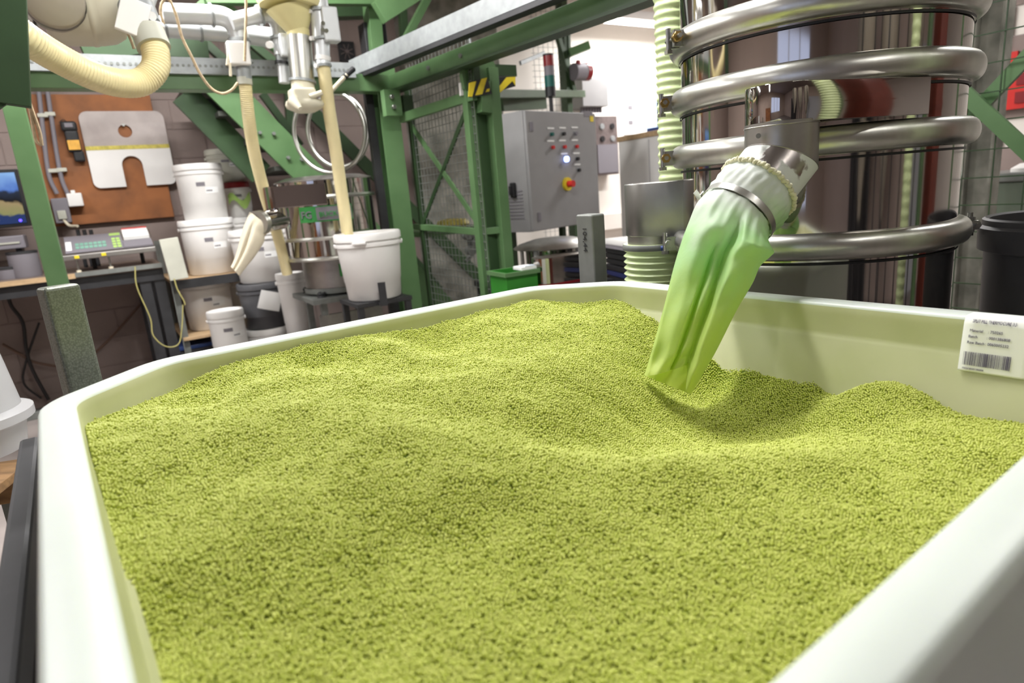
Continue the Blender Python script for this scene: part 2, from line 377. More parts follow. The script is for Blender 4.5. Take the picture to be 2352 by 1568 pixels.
# ---- steel stand round the tote
st = thing('tote_stand', 'grey steel stand with upright corner posts carrying the white tote', 'stand', BM @ Vector(((U0 + U1) / 2, (V0 + V1) / 2, 0)), TB)
cz = .30
def stand_bar(name, p0, p1, w_, h_, m_, bev=.004): return MB().bar(p0, p1, w_, h_).build(name, m_, st, bevel=bev)
LP = atr(135, 700, 1.27); LP.z = 0
# left post: a flat-sided hammertone box, its broad side towards the camera
dirn = Vector((LP.x, LP.y, 0)).normalized(); side = Vector((-dirn.y, dirn.x, 0))
def post(px0, px1, pyt, r, depth, m_, turn, z1, name='corner_post'):
    a = atr(px0, pyt, r); b = atr(px1, pyt, r); c = (a + b) / 2; c.z = 0; wd = (b - a).length
    rz = math.atan2((b - a).y, (b - a).x) + turn
    q = MB(Matrix.Translation(c) @ Matrix.Rotation(rz, 4, 'Z'))
    return q, wd, rz, c
zt = 1.2 - .0735 * 1.245
q, wd, rz, c = post(82, 184, 660, 1.265, .03, M['hammer'], math.radians(20), zt)
q.box(-wd / 2 + .004, wd / 2 - .001, -.012, .022, .12, zt); q.build('corner_post', M['hammer'], st, bevel=.006, seg=3)
zt2 = 1.2 - .0470 * 1.66
a = atr(1322, 494, 1.69); b = atr(1389, 491, 1.66); p = atr(1359, 492, 1.63)
a.z = b.z = p.z = 0
q = MB(); h = Vector((0, 0, 1))
back = Vector((a.x + b.x - p.x, a.y + b.y - p.y, 0))
vs = [a, p, b, back]; q.add([v + h * .12 for v in vs] + [v + h * zt2 for v in vs], [(0, 1, 5, 4), (1, 2, 6, 5), (2, 3, 7, 6), (3, 0, 4, 7), (0, 3, 2, 1), (4, 5, 6, 7)])
fp = q.build('corner_post', M['galv_d'], st, bevel=.005, seg=3)
# hand-written figures running down the left face of the far post
e1 = (p - a).normalized(); nrm = e1.cross(h).normalized()
if nrm.dot(a) > 0: nrm = -nrm
o0 = a + e1 * ((p - a).length * .42) + h * (zt2 - .03) + nrm * .0012
MW = Matrix(((-h.x, e1.x, nrm.x, o0.x), (-h.y, e1.y, nrm.y, o0.y), (-h.z, e1.z, nrm.z, o0.z), (0, 0, 0, 1)))
text('104,44', .024, MW, M['ink_k'], fp, 'written_number')
# two hidden near corner posts are outside the picture; rails carry the tote
for (u0, v0, u1, v1) in ((U0 - .06, V0 - .02, U0 - .06, V1 - .1), (U1 + .03, V0 + .1, U1 + .03, V1 - .15)):
    stand_bar('side_rail', BM @ Vector((u0, v0, .30)), BM @ Vector((u1, v1, .30)), .04, .06, M['iron'])
for v in (V0 + .2, V1 - .25):
    stand_bar('cross_beam', BM @ Vector((U0 - .06, v, .30)), BM @ Vector((U1 + .03, v, .30)), .05, .06, M['iron'])
for (u, v) in ((U0 - .06, V0 + .05), (U1 + .03, V0 + .15), (U0 - .06, V1 - .2), (U1 + .03, V1 - .2)):
    P = BM @ Vector((u, v, 0)); stand_bar('leg', P, P + Vector((0, 0, .30)), .05, .05, M['iron'])
stand_bar('foot_tie', c + Vector((0, 0, .15)), BM @ Vector((U0 - .06, V1 - .2, .15)), .04, .04, M['iron'])
pp = (p + back) / 2; stand_bar('foot_tie', pp + Vector((0, 0, .15)), BM @ Vector((U1 + .03, V1 - .2, .15)), .04, .04, M['iron'])
# sloping guard rail seen along the tote's left side
A = atz(76, 1035, .84); B = atz(18, 1568, .80); Bx = B + (B - A) * .4
sb = MB(); sb.bar(A, Bx, .028, .05); sb.build('side_guard', M['iron'], st, bevel=.006)
for q_ in (A + (Bx - A) * .03, A + (Bx - A) * .55, Bx): stand_bar('guard_leg', q_, Vector((q_.x, q_.y, .02)), .028, .028, M['iron'])
stand_bar('foot_tie', Vector((A.x, A.y, .15)), c + Vector((0, 0, .15)), .03, .04, M['iron'])
# ================================================================== pellets
BI = BM.inverted(); IN = .045
def uv_wall(px, py, axis, val):
    q = BI @ CAM; r = (BI.to_3x3() @ ray(px, py)); t = (val - q[axis]) / r[axis]; P = q + r * t; return (P.x, P.y, P.z)
ctl = []
ia, ib = V1 - IN - .008, U1 - IN - .008
for px, py in ((250, 932), (400, 888), (550, 832), (700, 800), (850, 772), (1000, 745), (1100, 722), (1190, 702)): ctl.append(uv_wall(px, py, 1, ia))
for px, py in ((1560, 768), (1640, 806), (1700, 835), (1750, 852), (1800, 866), (1870, 870), (1960, 886), (2040, 880), (2120, 908), (2200, 950), (2352, 974)): ctl.append(uv_wall(px, py, 0, ib))
def zc(px, py, dz):
    P = BI @ atz(px, py, RIM + dz); ctl.append((P.x, P.y, P.z))
for a_ in ((1320, 698, -.043), (1450, 722, -.055),
           (170, 985, -.03), (200, 1130, -.035), (215, 1300, -.045), (220, 1540, -.06),
           (300, 1500, -.075), (800, 1500, -.10), (1300, 1450, -.115), (1700, 1300, -.12), (2100, 1150, -.13), (2250, 1090, -.13), (1560, 1568, -.12), (1800, 1400, -.12),
           (500, 1350, -.07), (300, 1200, -.052), (700, 1200, -.062), (1100, 1200, -.092), (1500, 1150, -.10), (1900, 1110, -.115),
           (700, 1020, -.045), (870, 935, -.036), (1020, 985, -.052), (1220, 1035, -.078), (1500, 1056, -.094), (1850, 1052, -.105), (2150, 985, -.125),
           (1250, 940, -.075), (1400, 965, -.12), (1560, 985, -.18), (1680, 985, -.20), (1800, 965, -.19), (1950, 925, -.165), (1600, 930, -.185), (1450, 880, -.115),
           (1250, 860, -.062), (1350, 800, -.065), (1200, 780, -.048), (1000, 850, -.054), (860, 800, -.034), (700, 860, -.033), (560, 900, -.036), (400, 960, -.038), (450, 1080, -.042), (1650, 870, -.165)):
    zc(*a_)
for a_ in ((1020, 965, -.062), (1250, 1018, -.098), (1380, 1034, -.115), (1500, 1040, -.128), (1700, 1040, -.142), (1850, 1035, -.138), (2000, 1000, -.135), (870, 918, -.046), (960, 812, -.058), (900, 790, -.030), (760, 832, -.046), (520, 920, -.048)): zc(*a_)
for u_, v_, z_ in ((1.0, .15, -.135), (.8, .15, -.13), (.6, .15, -.125), (.4, .15, -.12), (.2, .15, -.11), (.05, .15, -.09), (.02, .35, -.075)): ctl.append((u_, v_, RIM + z_))
ctl = np.array(ctl)
def tps(r2): return np.where(r2 > 0, r2 * np.log(np.maximum(r2, 1e-12)) * .5, 0)
N = len(ctl); X = ctl[:, :2]; K = tps(((X[:, None] - X[None]) ** 2).sum(-1)) + np.eye(N) * .0003
Pm = np.c_[np.ones(N), X]; A_ = np.block([[K, Pm], [Pm.T, np.zeros((3, 3))]]); sol = np.linalg.solve(A_, np.r_[ctl[:, 2], 0, 0, 0])
def height(P):
    out = np.empty(len(P))
    for i in range(0, len(P), 20000):
        q = P[i:i + 20000]; out[i:i + 20000] = tps(((q[:, None] - X[None]) ** 2).sum(-1)) @ sol[:N] + sol[N] + q @ sol[N + 1:]
    return out
# coarse grid of height + soft undulation, then bilinear lookup
gu = np.linspace(U0, U1, 225); gv = np.linspace(V0, V1, 220); G = np.stack(np.meshgrid(gu, gv, indexing='ij'), -1).reshape(-1, 2)
H = height(G)
und = np.array([noise.noise(Vector((p[0] * 7.5, p[1] * 7.5, 3.1))) * .011 + noise.noise(Vector((p[0] * 17, p[1] * 17, 9.7))) * .005 + noise.noise(Vector((p[0] * 45, p[1] * 45, 1.7))) * .0011 for p in G])
H = (H + und).clip(.70, RIM - .012).reshape(225, 220)
def look(P):
    a = (P[:, 0] - U0) / (U1 - U0) * 224; b = (P[:, 1] - V0) / (V1 - V0) * 219
    i = a.astype(int).clip(0, 223); j = b.astype(int).clip(0, 218); x = (a - i).clip(0, 1); y = (b - j).clip(0, 1)
    return H[i, j] * (1 - x) * (1 - y) + H[i + 1, j] * x * (1 - y) + H[i, j + 1] * (1 - x) * y + H[i + 1, j + 1] * x * y
def inside(P, m):
    u, v = P[:, 0], P[:, 1]; a0, a1, b0, b1 = U0 + m, U1 - m, V0 + m, V1 - m; c = CH - m * .586; e = CN - m * .586
    return (u > a0) & (u < a1) & (v > b0) & (v < b1) & ((u - a0) + (v - b0) > e) & ((a1 - u) + (v - b0) > e) & ((u - a0) + (b1 - v) > c) & ((a1 - u) + (b1 - v) > c)
PR = .00156                                           # 3.1 mm pellets
layers = []
# one tile of randomly packed discs, relaxed by mutual repulsion with wrap-around
tile = 46; nt_ = tile * tile; tilep = rng.random((nt_, 2)); rad_ = 1.06 / tile
for it in range(46):
    df = tilep[:, None] - tilep[None]; df -= np.round(df); ds = np.sqrt((df ** 2).sum(-1)) + 1e-9
    wgt_ = np.clip(1 - ds / rad_, 0, None); np.fill_diagonal(wgt_, 0)
    tilep = (tilep + ((df / ds[..., None]) * wgt_[..., None]).sum(1) * rad_ * .42) % 1.0
for lay in range(3):
    sp = .0036
    T_ = tile * sp * .93; nx = int(1.7 / T_) + 1; ox = np.stack(np.meshgrid(np.arange(nx), np.arange(nx), indexing='ij'), -1).reshape(-1, 1, 2) * T_
    q_ = tilep if lay != 1 else np.stack([tilep[:, 1], 1 - tilep[:, 0]], -1)
    g = (ox + q_[None] * T_).reshape(-1, 2) - .8 + lay * .0371; an_ = .4 + lay * 1.1; g = g @ np.array([[math.cos(an_), -math.sin(an_)], [math.sin(an_), math.cos(an_)]]) + np.array([(U0 + U1) / 2, (V0 + V1) / 2])
    g = g[inside(g, IN + .001)]
    if lay == 0: g = g[rng.random(len(g)) > .07]
    if lay == 2: g = g[rng.random(len(g)) < .07]
    z = look(g) + rng.uniform(-.0009, .0009, len(g)) - (.0030 if lay == 1 else 0) + (.0022 if lay == 2 else 0)
    layers.append(np.c_[g, z])
PT = np.concatenate(layers); PW = PT @ np.array(BM.to_3x3()).T
# core surface under the pellets
cg = [(i, j) for i in range(0, 225, 3) for j in range(0, 220, 3)]
idx = {}; cv = []
for i, j in cg:
    p_ = np.array([[gu[i], gv[j]]])
    idx[(i, j)] = len(cv); cv.append((gu[i], gv[j], H[i, j] - .0035))
cf = []
for i in range(0, 222, 3):
    for j in range(0, 217, 3):
        q_ = [(i, j), (i + 3, j), (i + 3, j + 3), (i, j + 3)]
        if all(k in idx for k in q_) and inside(np.array([[gu[a], gv[b]] for a, b in q_]), IN - .004).all(): cf.append(tuple(idx[k] for k in q_))
def pellet_mat():
    m = bpy.data.materials.new('green_pellet'); m.use_nodes = True; nt = m.node_tree; b = nt.nodes['Principled BSDF']
    oi = nt.nodes.new('ShaderNodeObjectInfo'); mx = nt.nodes.new('ShaderNodeMix'); mx.data_type = 'RGBA'
    mx.inputs[6].default_value = lin((180, 191, 78)); mx.inputs[7].default_value = lin((201, 207, 110))
    nt.links.new(oi.outputs['Random'], mx.inputs[0]); nt.links.new(mx.outputs[2], b.inputs['Base Color'])
    b.inputs['Roughness'].default_value = .5; b.inputs['Specular IOR Level'].default_value = .45
    b.inputs['Subsurface Weight'].default_value = 0; return m
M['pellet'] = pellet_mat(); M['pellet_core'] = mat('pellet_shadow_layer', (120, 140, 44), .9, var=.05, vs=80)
me = bpy.data.meshes.new('pellet_heap'); me.from_pydata([tuple(p_) for p_ in PW], [], []); me.materials.append(M['pellet'])
heap = bpy.data.objects.new('pellet_heap', me); C.objects.link(heap); WORLD[heap.name] = Matrix.Identity(4)
tag(heap, 'heap of small round green pellets filling the white tote', 'pellets'); heap['kind'] = 'stuff'
ng = bpy.data.node_groups.new('pellets', 'GeometryNodeTree')
ng.interface.new_socket('Geometry', in_out='INPUT', socket_type='NodeSocketGeometry'); ng.interface.new_socket('Geometry', in_out='OUTPUT', socket_type='NodeSocketGeometry')
gi = ng.nodes.new('NodeGroupInput'); go = ng.nodes.new('NodeGroupOutput'); ico = ng.nodes.new('GeometryNodeMeshIcoSphere'); ico.inputs['Radius'].default_value = PR; ico.inputs['Subdivisions'].default_value = 3
ss = ng.nodes.new('GeometryNodeSetShadeSmooth'); sm_ = ng.nodes.new('GeometryNodeSetMaterial'); sm_.inputs['Material'].default_value = M['pellet']
ip = ng.nodes.new('GeometryNodeInstanceOnPoints'); rv = ng.nodes.new('FunctionNodeRandomValue'); rv.data_type = 'FLOAT'
rv.inputs[2].default_value = .93; rv.inputs[3].default_value = 1.07
L = ng.links.new
L(ico.outputs[0], ss.inputs[0]); L(ss.outputs[0], sm_.inputs[0]); L(gi.outputs[0], ip.inputs['Points']); L(sm_.outputs[0], ip.inputs['Instance']); L(rv.outputs[1], ip.inputs['Scale']); L(ip.outputs[0], go.inputs[0])
heap.modifiers.new('pellets', 'NODES').node_group = ng
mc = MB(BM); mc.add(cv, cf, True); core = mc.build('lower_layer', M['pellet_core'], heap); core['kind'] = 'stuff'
print('pellets', len(PW))
# ================================================================== sieve tower (large stainless machine)
TC = Vector((.760, 1.576, 0)); TR = .302
tw = thing('sieve_tower', 'tall mirror-polished stainless steel round sieving machine behind the tote', 'machine', TC, 0)
def ring(z, name='clamp_ring', hgt=.056, maj=.304, out=.026):
    P = []
    for k in range(13):
        t = -PI / 2 + PI * k / 12; P.append((maj + out * math.cos(t) ** .75 if math.cos(t) > 0 else maj, hgt / 2 * math.sin(t)))
    P = [(TR - .002, -hgt / 2 + .002)] + P + [(TR - .002, hgt / 2 - .002)]
    return MB().lathe(P, (TC.x, TC.y, z), 96).build(name, M['steel_s'], tw)
zr = [1.497, 1.371, 1.243, 1.034]
secs = [(1.50, 1.78, TR), (1.371, 1.497, TR), (1.243, 1.371, TR), (1.034, 1.243, TR), (.42, 1.034, TR)]
for z0, z1, r in secs:
    MB().lathe([(r, 0), (r, z1 - z0)], (TC.x, TC.y, z0), 96).build('drum_section', M['steel'], tw)
    MB().lathe([(r + .004, 0), (r + .004, .005)], (TC.x, TC.y, z1 - .038), 96).build('gasket', M['black_p'], tw) if z1 < 1.6 else None
MB().lathe([(0, .03), (.2, .03), (TR + .005, 0), (TR + .005, -.02)], (TC.x, TC.y, 1.78), 64).build('top_cover', M['steel_b'], tw)
MB().lathe([(TR, 0), (.27, -.04), (.25, -.36), (.28, -.40), (.28, -.42), (0, -.42)], (TC.x, TC.y, .42), 64).build('base', M['steel_b'], tw)
# angles (world azimuth round the drum) at which clamps show on the left and the right limb
for z in zr:
    rg = ring(z)
    def clamp(ang, zc_, parent, flip=1, brass=True):
        e = Vector((math.cos(ang), math.sin(ang), 0)); t = Vector((-e.y, e.x, 0)) * flip; c0 = TC + e * .346 + Vector((0, 0, zc_))
        for s_ in (-1, 1):
            q = MB(); a = c0 + t * .012 * s_ - e * .01
            q.bar(a - Vector((0, 0, .017)), a + Vector((0, 0, .017)), .004, .026, up=e)
            q.bar(a + e * .012 - Vector((0, 0, .017)), a + e * .012 + Vector((0, 0, .017)), .012, .003, up=e)
            q.build('clamp_lug', M['zinc'], parent)
        q = MB().cyl(c0 - t * .03, c0 + t * .045, .0048, n=12); q.build('clamp_bolt', M['zinc'], parent)
        MB().cyl(c0 + t * .017, c0 + t * .034, .0115, n=6).build('clamp_nut', M['brass'] if brass else M['zinc'], parent)
        MB().cyl(c0 - t * .022, c0 - t * .014, .010, n=6).build('clamp_nut', M['zinc'], parent)
        q = MB().cyl(c0 - Vector((0, 0, .026)) + e * .004 - t * .014, c0 + Vector((0, 0, .026)) + e * .004 - t * .014, .006, n=12)
        q.cyl(c0 - Vector((0, 0, .028)) + e * .004 - t * .014, c0 - Vector((0, 0, .020)) + e * .004 - t * .014, .010, n=6)
        q.build('pivot_pin', M['zinc'], parent)
    vdir = math.atan2(-TC.y, -TC.x)
    base = vdir - math.radians(73)
    clamp({1.497: base + .28, 1.371: base, 1.243: base, 1.034: base + .03}[z], z, rg, 1, z > 1.1)
    if z < 1.1: clamp(vdir + math.radians(100), z, rg, -1, False)
# outlet duct with rounded nose, side towards the camera flat and mirror bright
NC = Vector((.531, 1.222, 0)); dd = Vector((math.cos(math.radians(20)), math.sin(math.radians(20)), 0)); dn = Vector((-dd.y, dd.x, 0))
zt, zb = 1.343, 1.275; nr = .0635
pts = []
for k in range(25):
    t = PI / 2 + PI * k / 24; q_ = NC + dd * (nr * math.cos(t)) + dn * (nr * math.sin(t)); pts.append((q_.x, q_.y))
e_ = NC + dd * .30 - dn * nr; pts.append((e_.x, e_.y)); e_ = NC + dd * .30 + dn * nr; pts.append((e_.x, e_.y))
mb = MB(); mb.prism(pts, zb, zt)
od = mb.build('outlet_duct', M['steel'], tw)
for i_, p_ in enumerate(od.data.polygons): p_.use_smooth = len(p_.vertices) == 4
for e in od.data.edges:
    pass
md = od.modifiers.new('bevel', 'BEVEL'); md.width = .0012; md.segments = 2; md.limit_method = 'ANGLE'; md.angle_limit = .6
# sloping end of the outlet pipe
S0 = Vector((NC.x, NC.y, 1.213)); ax = Vector((-.68, -.30, -.64)).normalized(); S1 = S0 + ax * .150; S0 = S0 - ax * .0
mn = (ax + Vector((0, 0, -1))).normalized(); rP = nr + .001        # mitre plane between collar and sloping pipe
def mitred(dirv, P0_, far, nm, m_, w_=0.0):
    Mx, _ = MB().frame(P0_, P0_ + dirv); a_, b_ = Mx.to_3x3().col[0], Mx.to_3x3().col[1]; q = MB(); v0, v1 = [], []
    for k in range(72):
        o_ = a_ * (rP * math.cos(2 * PI * k / 72)) + b_ * (rP * math.sin(2 * PI * k / 72)); base = S0 + o_
        v0.append(base + dirv * ((S0 - base).dot(mn) / dirv.dot(mn))); v1.append(S0 + dirv * far + o_)
    q.add(v0 + v1, [(k, (k + 1) % 72, 72 + (k + 1) % 72, 72 + k) for k in range(72)], True); o = q.build(nm, m_, tw); return v0
seam = mitred(Vector((0, 0, 1)), S0, zb - S0.z + .004, 'outlet_collar', M['steel_b']); mitred(ax, S0, .165, 'outlet_pipe', M['steel_dust'])
MB().tube([p_ for p_ in seam], .0011, 6, closed=True).build('weld_seam', M['steel_b'], tw)
MB().lathe([(rP + .0006, 0), (rP + .0012, .001), (rP + .0006, .002)], (NC.x, NC.y, zb - .003), 64).build('collar_seam', M['steel_b'], tw)
MB().cyl(atr(1742, 312, 1.272), atr(1742, 312, 1.262), .0045, n=12).build('rivet', M['zinc'], tw)
# second outlet on the left with its collar
lo = atr(1500, 470, 1.78); ld = Vector((lo.x, lo.y, 0)); 
zL1, zL0 = 1.2 - .014 * 1.72, 1.2 - .088 * 1.72
c1 = atr(1501, 430, 1.80); c1.z = 0
e2 = (TC - c1); e2.z = 0; e2.normalize(); n2 = Vector((-e2.y, e2.x, 0)); pts = []
for k in range(17):
    t = PI / 2 + PI * k / 16; q_ = c1 + e2 * (.078 * math.cos(t)) + n2 * (.078 * math.sin(t)); pts.append((q_.x, q_.y))
for s_ in (-1, 1): q_ = c1 + e2 * .12 + n2 * .078 * s_; pts.append((q_.x, q_.y))
lod = MB().prism(pts, zL0, zL1 + .012).build('outlet_duct', M['steel_dull'], tw, bevel=.003)
for p_ in lod.data.polygons: p_.use_smooth = len(p_.vertices) == 4
MB().lathe([(.074, 0), (.074, .05)], (c1.x, c1.y, zL0 - .05), 32).build('outlet_collar', M['steel_b'], tw)
# flexible hose below the left outlet
t = thing('flexible_hose', 'short pale green corrugated hose clamped under the left outlet of the sieve tower', 'hose', (c1.x, c1.y, 0), 0)
MB().hose([(c1.x, c1.y, zL0 - .022), (c1.x, c1.y, zL0 - .20), (c1.x + .01, c1.y, .75), (c1.x + .02, c1.y, .02)], .082, .0165, .055, 40, 5).build('corrugated_tube', M['hose_g'], t)
MB().lathe([(.0865, 0), (.089, .004), (.089, .012), (.0865, .016)], (c1.x, c1.y, zL0 - .038), 40).build('hose_clamp', M['galv_d'], t)
vq = (Vector((c1.x, c1.y, 0)) * -1).normalized(); tq = Vector((-vq.y, vq.x, 0))
k0 = Vector((c1.x, c1.y, zL0 - .030)) + vq * .092 + tq * .036
MB().cyl(k0 - tq * .0, k0 + tq * -.022, .006, n=12).build('clamp_screw', M['blue'], t)
# tall corrugated hose rising beside the tower
h0 = atr(1546, 400, 2.12); h1 = atr(1538, 60, 2.12)
t = MB().hose([(h0.x, h0.y, .02), (h0.x, h0.y, 1.0), (h0.x, h0.y, 1.5), (h1.x, h1.y, 1.9), (h1.x + .03, h1.y, 2.95)], .043, .0235, .06, 28, 6)
tag(t.build('flexible_hose', M['hose_g']), 'long pale green corrugated hose rising vertically behind the left edge of the steel sieve tower', 'hose')
# ================================================================== cloth sleeve on the outlet
def sleeve_mat():
    m = bpy.data.materials.new('stained_sleeve_cloth'); m.use_nodes = True; nt = m.node_tree; b = nt.nodes['Principled BSDF']
    ge = nt.nodes.new('ShaderNodeNewGeometry'); sp = nt.nodes.new('ShaderNodeSeparateXYZ'); nz = nt.nodes.new('ShaderNodeTexNoise'); nz.inputs['Scale'].default_value = 14; nz.inputs['Detail'].default_value = 4
    nt.links.new(ge.outputs['Position'], sp.inputs[0]); nt.links.new(ge.outputs['Position'], nz.inputs['Vector'])
    ad = nt.nodes.new('ShaderNodeMath'); ad.operation = 'MULTIPLY_ADD'; ad.inputs[1].default_value = .16; nt.links.new(nz.outputs['Fac'], ad.inputs[0]); nt.links.new(sp.outputs[2], ad.inputs[2])
    mr = nt.nodes.new('ShaderNodeMapRange'); mr.inputs[1].default_value = .90; mr.inputs[2].default_value = 1.24; nt.links.new(ad.outputs[0], mr.inputs[0])
    cr = nt.nodes.new('ShaderNodeValToRGB'); e = cr.color_ramp.elements
    e[0].position = 0; e[0].color = lin((212, 226, 116)); e[1].position = 1; e[1].color = lin((232, 238, 230))
    k = cr.color_ramp.elements.new(.40); k.color = lin((200, 224, 124)); k = cr.color_ramp.elements.new(.78); k.color = lin((188, 228, 166))
    nt.links.new(mr.outputs[0], cr.inputs[0]); nt.links.new(cr.outputs[0], b.inputs['Base Color']); b.inputs['Roughness'].default_value = .55
    b.inputs['Sheen Weight'].default_value = .1
    tl = nt.nodes.new('ShaderNodeBsdfTranslucent'); nt.links.new(cr.outputs[0], tl.inputs[0])
    ms = nt.nodes.new('ShaderNodeMixShader'); ms.inputs[0].default_value = .4
    nt.links.new(b.outputs[0], ms.inputs[1]); nt.links.new(tl.outputs[0], ms.inputs[2]); nt.links.new(ms.outputs[0], nt.nodes['Material Output'].inputs[0])
    n2 = nt.nodes.new('ShaderNodeTexNoise'); n2.inputs['Scale'].default_value = 22; n2.inputs['Detail'].default_value = 4; bp = nt.nodes.new('ShaderNodeBump'); bp.inputs['Strength'].default_value = .35; bp.inputs['Distance'].default_value = .006
    nt.links.new(ge.outputs['Position'], n2.inputs['Vector']); nt.links.new(n2.outputs['Fac'], bp.inputs['Height']); nt.links.new(bp.outputs[0], b.inputs['Normal'])
    return m
M['sleeve'] = sleeve_mat()
sl = thing('filter_sleeve', 'pale green translucent cloth sleeve strapped to the steel outlet pipe, hanging into the tote', 'sleeve', S1, 0)
axu = ax; ex = axu.cross(Vector((0, 0, 1))).normalized(); ey = ex.cross(axu).normalized()   # ex to the side, ey up
if ex.dot(crt) < 0: ex = -ex
NS = 180
def circ(c, r, f=None, lean=0):
    out = []
    for k in range(NS):
        a = 2 * PI * k / NS; rr_ = r + (f(a) if f else 0); out.append(c + ex * (rr_ * math.cos(a)) + ey * (rr_ * math.sin(a)))
    return out
ST = S1 - axu * .012            # strap centre
G0 = ST - axu * .062
rings = []
def pw(i, A_, f=9): return lambda a: A_ * (math.sin(f * a + i * .7) + .6 * math.sin(f * 2.3 * a + i * 1.9) + .4 * math.sin(f * 4.1 * a - i))
for i, (t_, r_, am) in enumerate(((.0, .0705, .0006), (.006, .0705, .0012), (.014, .0725, .0022), (.024, .074, .0028), (.034, .0735, .0024), (.046, .0715, .0016), (.057, .0695, .0006), (.062, .0690, .0003))):
    rings.append(circ(G0 + axu * t_, r_, pw(i, am, 7)))
NG = len(rings)
mb = MB(); vs = [p for r in rings for p in r]
fs = [(i * NS + k, i * NS + (k + 1) % NS, (i + 1) * NS + (k + 1) % NS, (i + 1) * NS + k) for i in range(NG - 1) for k in range(NS)]
mb.add(vs, fs, True); gathered = mb.build('gathered_collar', M['sleeve'], sl)
# elastic hem: ruffled ring
P = []
for k in range(240):
    a = 2 * PI * k / 240; rr_ = .0725 + .0012 * math.sin(a * 44) ; P.append(G0 - axu * (.0015 + .0016 * math.sin(a * 44 + 1)) + ex * (rr_ * math.cos(a)) + ey * (rr_ * math.sin(a)))
mb = MB(); mb.tube(P, [.0042 + .0011 * math.sin(2 * PI * k / 240 * 60) for k in range(240)], 8, closed=True); mb.build('elastic_hem', M['elastic'], sl)
# steel strap and its buckle
mb = MB(); vs = []
SR = .0712
for (dt, dr) in ((0, 0), (0, .0012), (.0125, .0012), (.0125, 0)): vs += circ(ST - axu * .006 + axu * dt, SR + dr)
fs = [(i * NS + k, i * NS + (k + 1) % NS, ((i + 1) % 4) * NS + (k + 1) % NS, ((i + 1) % 4) * NS + k) for i in range(4) for k in range(NS)]
mb.add(vs, fs, True); strap = mb.build('steel_strap', M['steel_s'], sl)
a_ = math.radians(158); rad = ex * math.cos(a_) + ey * math.sin(a_); tg = ex * -math.sin(a_) + ey * math.cos(a_)
bk = ST + rad * (SR + .005)
mb = MB(); mb.cyl(bk - tg * .006, bk + tg * .012, .0062, n=14); mb.build('buckle', M['zinc'], strap)
mb = MB(); mb.bar(bk, bk - tg * .028 + rad * .012, .010, .0016, up=rad); mb.bar(bk - rad * .004, bk - tg * .03 - rad * .004, .0095, .0012, up=rad); mb.build('strap_tail', M['steel_s'], strap)
# hanging part
LR = [((1617, 432), (1783, 552), 1.235, .066), ((1598, 470), (1783, 572), 1.225, .064), ((1582, 510), (1768, 590), 1.215, .058), ((1565, 555), (1745, 612), 1.20, .052), ((1547, 615), (1728, 650), 1.18, .046), ((1526, 700), (1692, 712), 1.15, .038), ((1504, 780), (1645, 805), 1.12, .030), ((1490, 830), (1612, 862), 1.105, .027), ((1480, 862), (1586, 905), 1.095, .026)]
def lerp_rows(rows, n_):
    out = []
    Ls = spline([atr(*l, d) for l, r, d, b in rows], n_); Rs = spline([atr(*r, d) for l, r, d, b in rows], n_)
    Bs = spline([Vector((b, 0, 0)) for l, r, d, b in rows], n_)
    return list(zip(Ls, Rs, [b.x for b in Bs]))
rows = lerp_rows(LR, 9); nR = len(rows); mb = MB(); vs = []
for i, (Lp, Rp, B) in enumerate(rows):
    t_ = i / (nR - 1); c_ = (Lp + Rp) / 2; a = (Rp - Lp) / 2; A = a.length; au = a.normalized()
    bu = axu.cross(au).normalized() if t_ < .001 else None
    toC = (CAM - c_).normalized(); bu = (toC - au * toC.dot(au)).normalized()
    st = min(1, t_ / .12); e0 = circ(S1 - axu * .006, .0695)
    for k in range(NS):
        ph = 2 * PI * k / NS; x = math.cos(ph); y = math.sin(ph)
        # pleats: a deep crease and two soft folds on the side towards the camera, one behind
        f = 0
        if y > 0:
            g1 = .10 + .48 * t_ * t_; on = min(1, t_ * 5)      # right lobe folds over the left one along g1
            stp = 1 / (1 + math.exp(-(x - g1) / .035))
            f += on * (.62 * stp * max(0, 1 - ((x - g1 - .12) / .75) ** 2) - .42 * math.exp(-((x - g1 + .10) / .09) ** 2))
            f -= .75 * math.exp(-((x + .30 - .22 * t_) / .055) ** 2) * max(0, min(1, (t_ - .30) * 4)) * (1 if t_ < .85 else 1)
            f += .22 * math.exp(-((x + .55) / .2) ** 2) * on
            f += (.10 * math.sin(x * 17 + t_ * 3) + .07 * math.sin(x * 29 + 2)) * max(0, 1 - t_ * 4.5)
            f += .10 * math.sin((x + t_ * 3.1) * 6) * math.sin(t_ * 9)
        else:
            f += .5 * math.exp(-((x + .1) / .3) ** 2) * t_
        yy = math.copysign(abs(y) ** .85, y) * (1 + .0) + f * (abs(y) ** .6)
        q = c_ + au * (A * x) + bu * (B * yy)
        q += bu * noise.noise(Vector((x * 2.2, t_ * 6, y * 2))) * .006 * min(1, t_ * 5)
        if t_ < .12: q = e0_map[k] * (1 - st) + q * st if False else q
        if t_ > .72 and y > 0: q -= (1 - stp) * (rows[-1][0] - rows[-16][0]).normalized() * ((t_ - .72) / .28) * .050 * min(1, y * 3) * min(1, (x + 1) / (g1 + 1)) ** 1.2 
        vs.append(q)
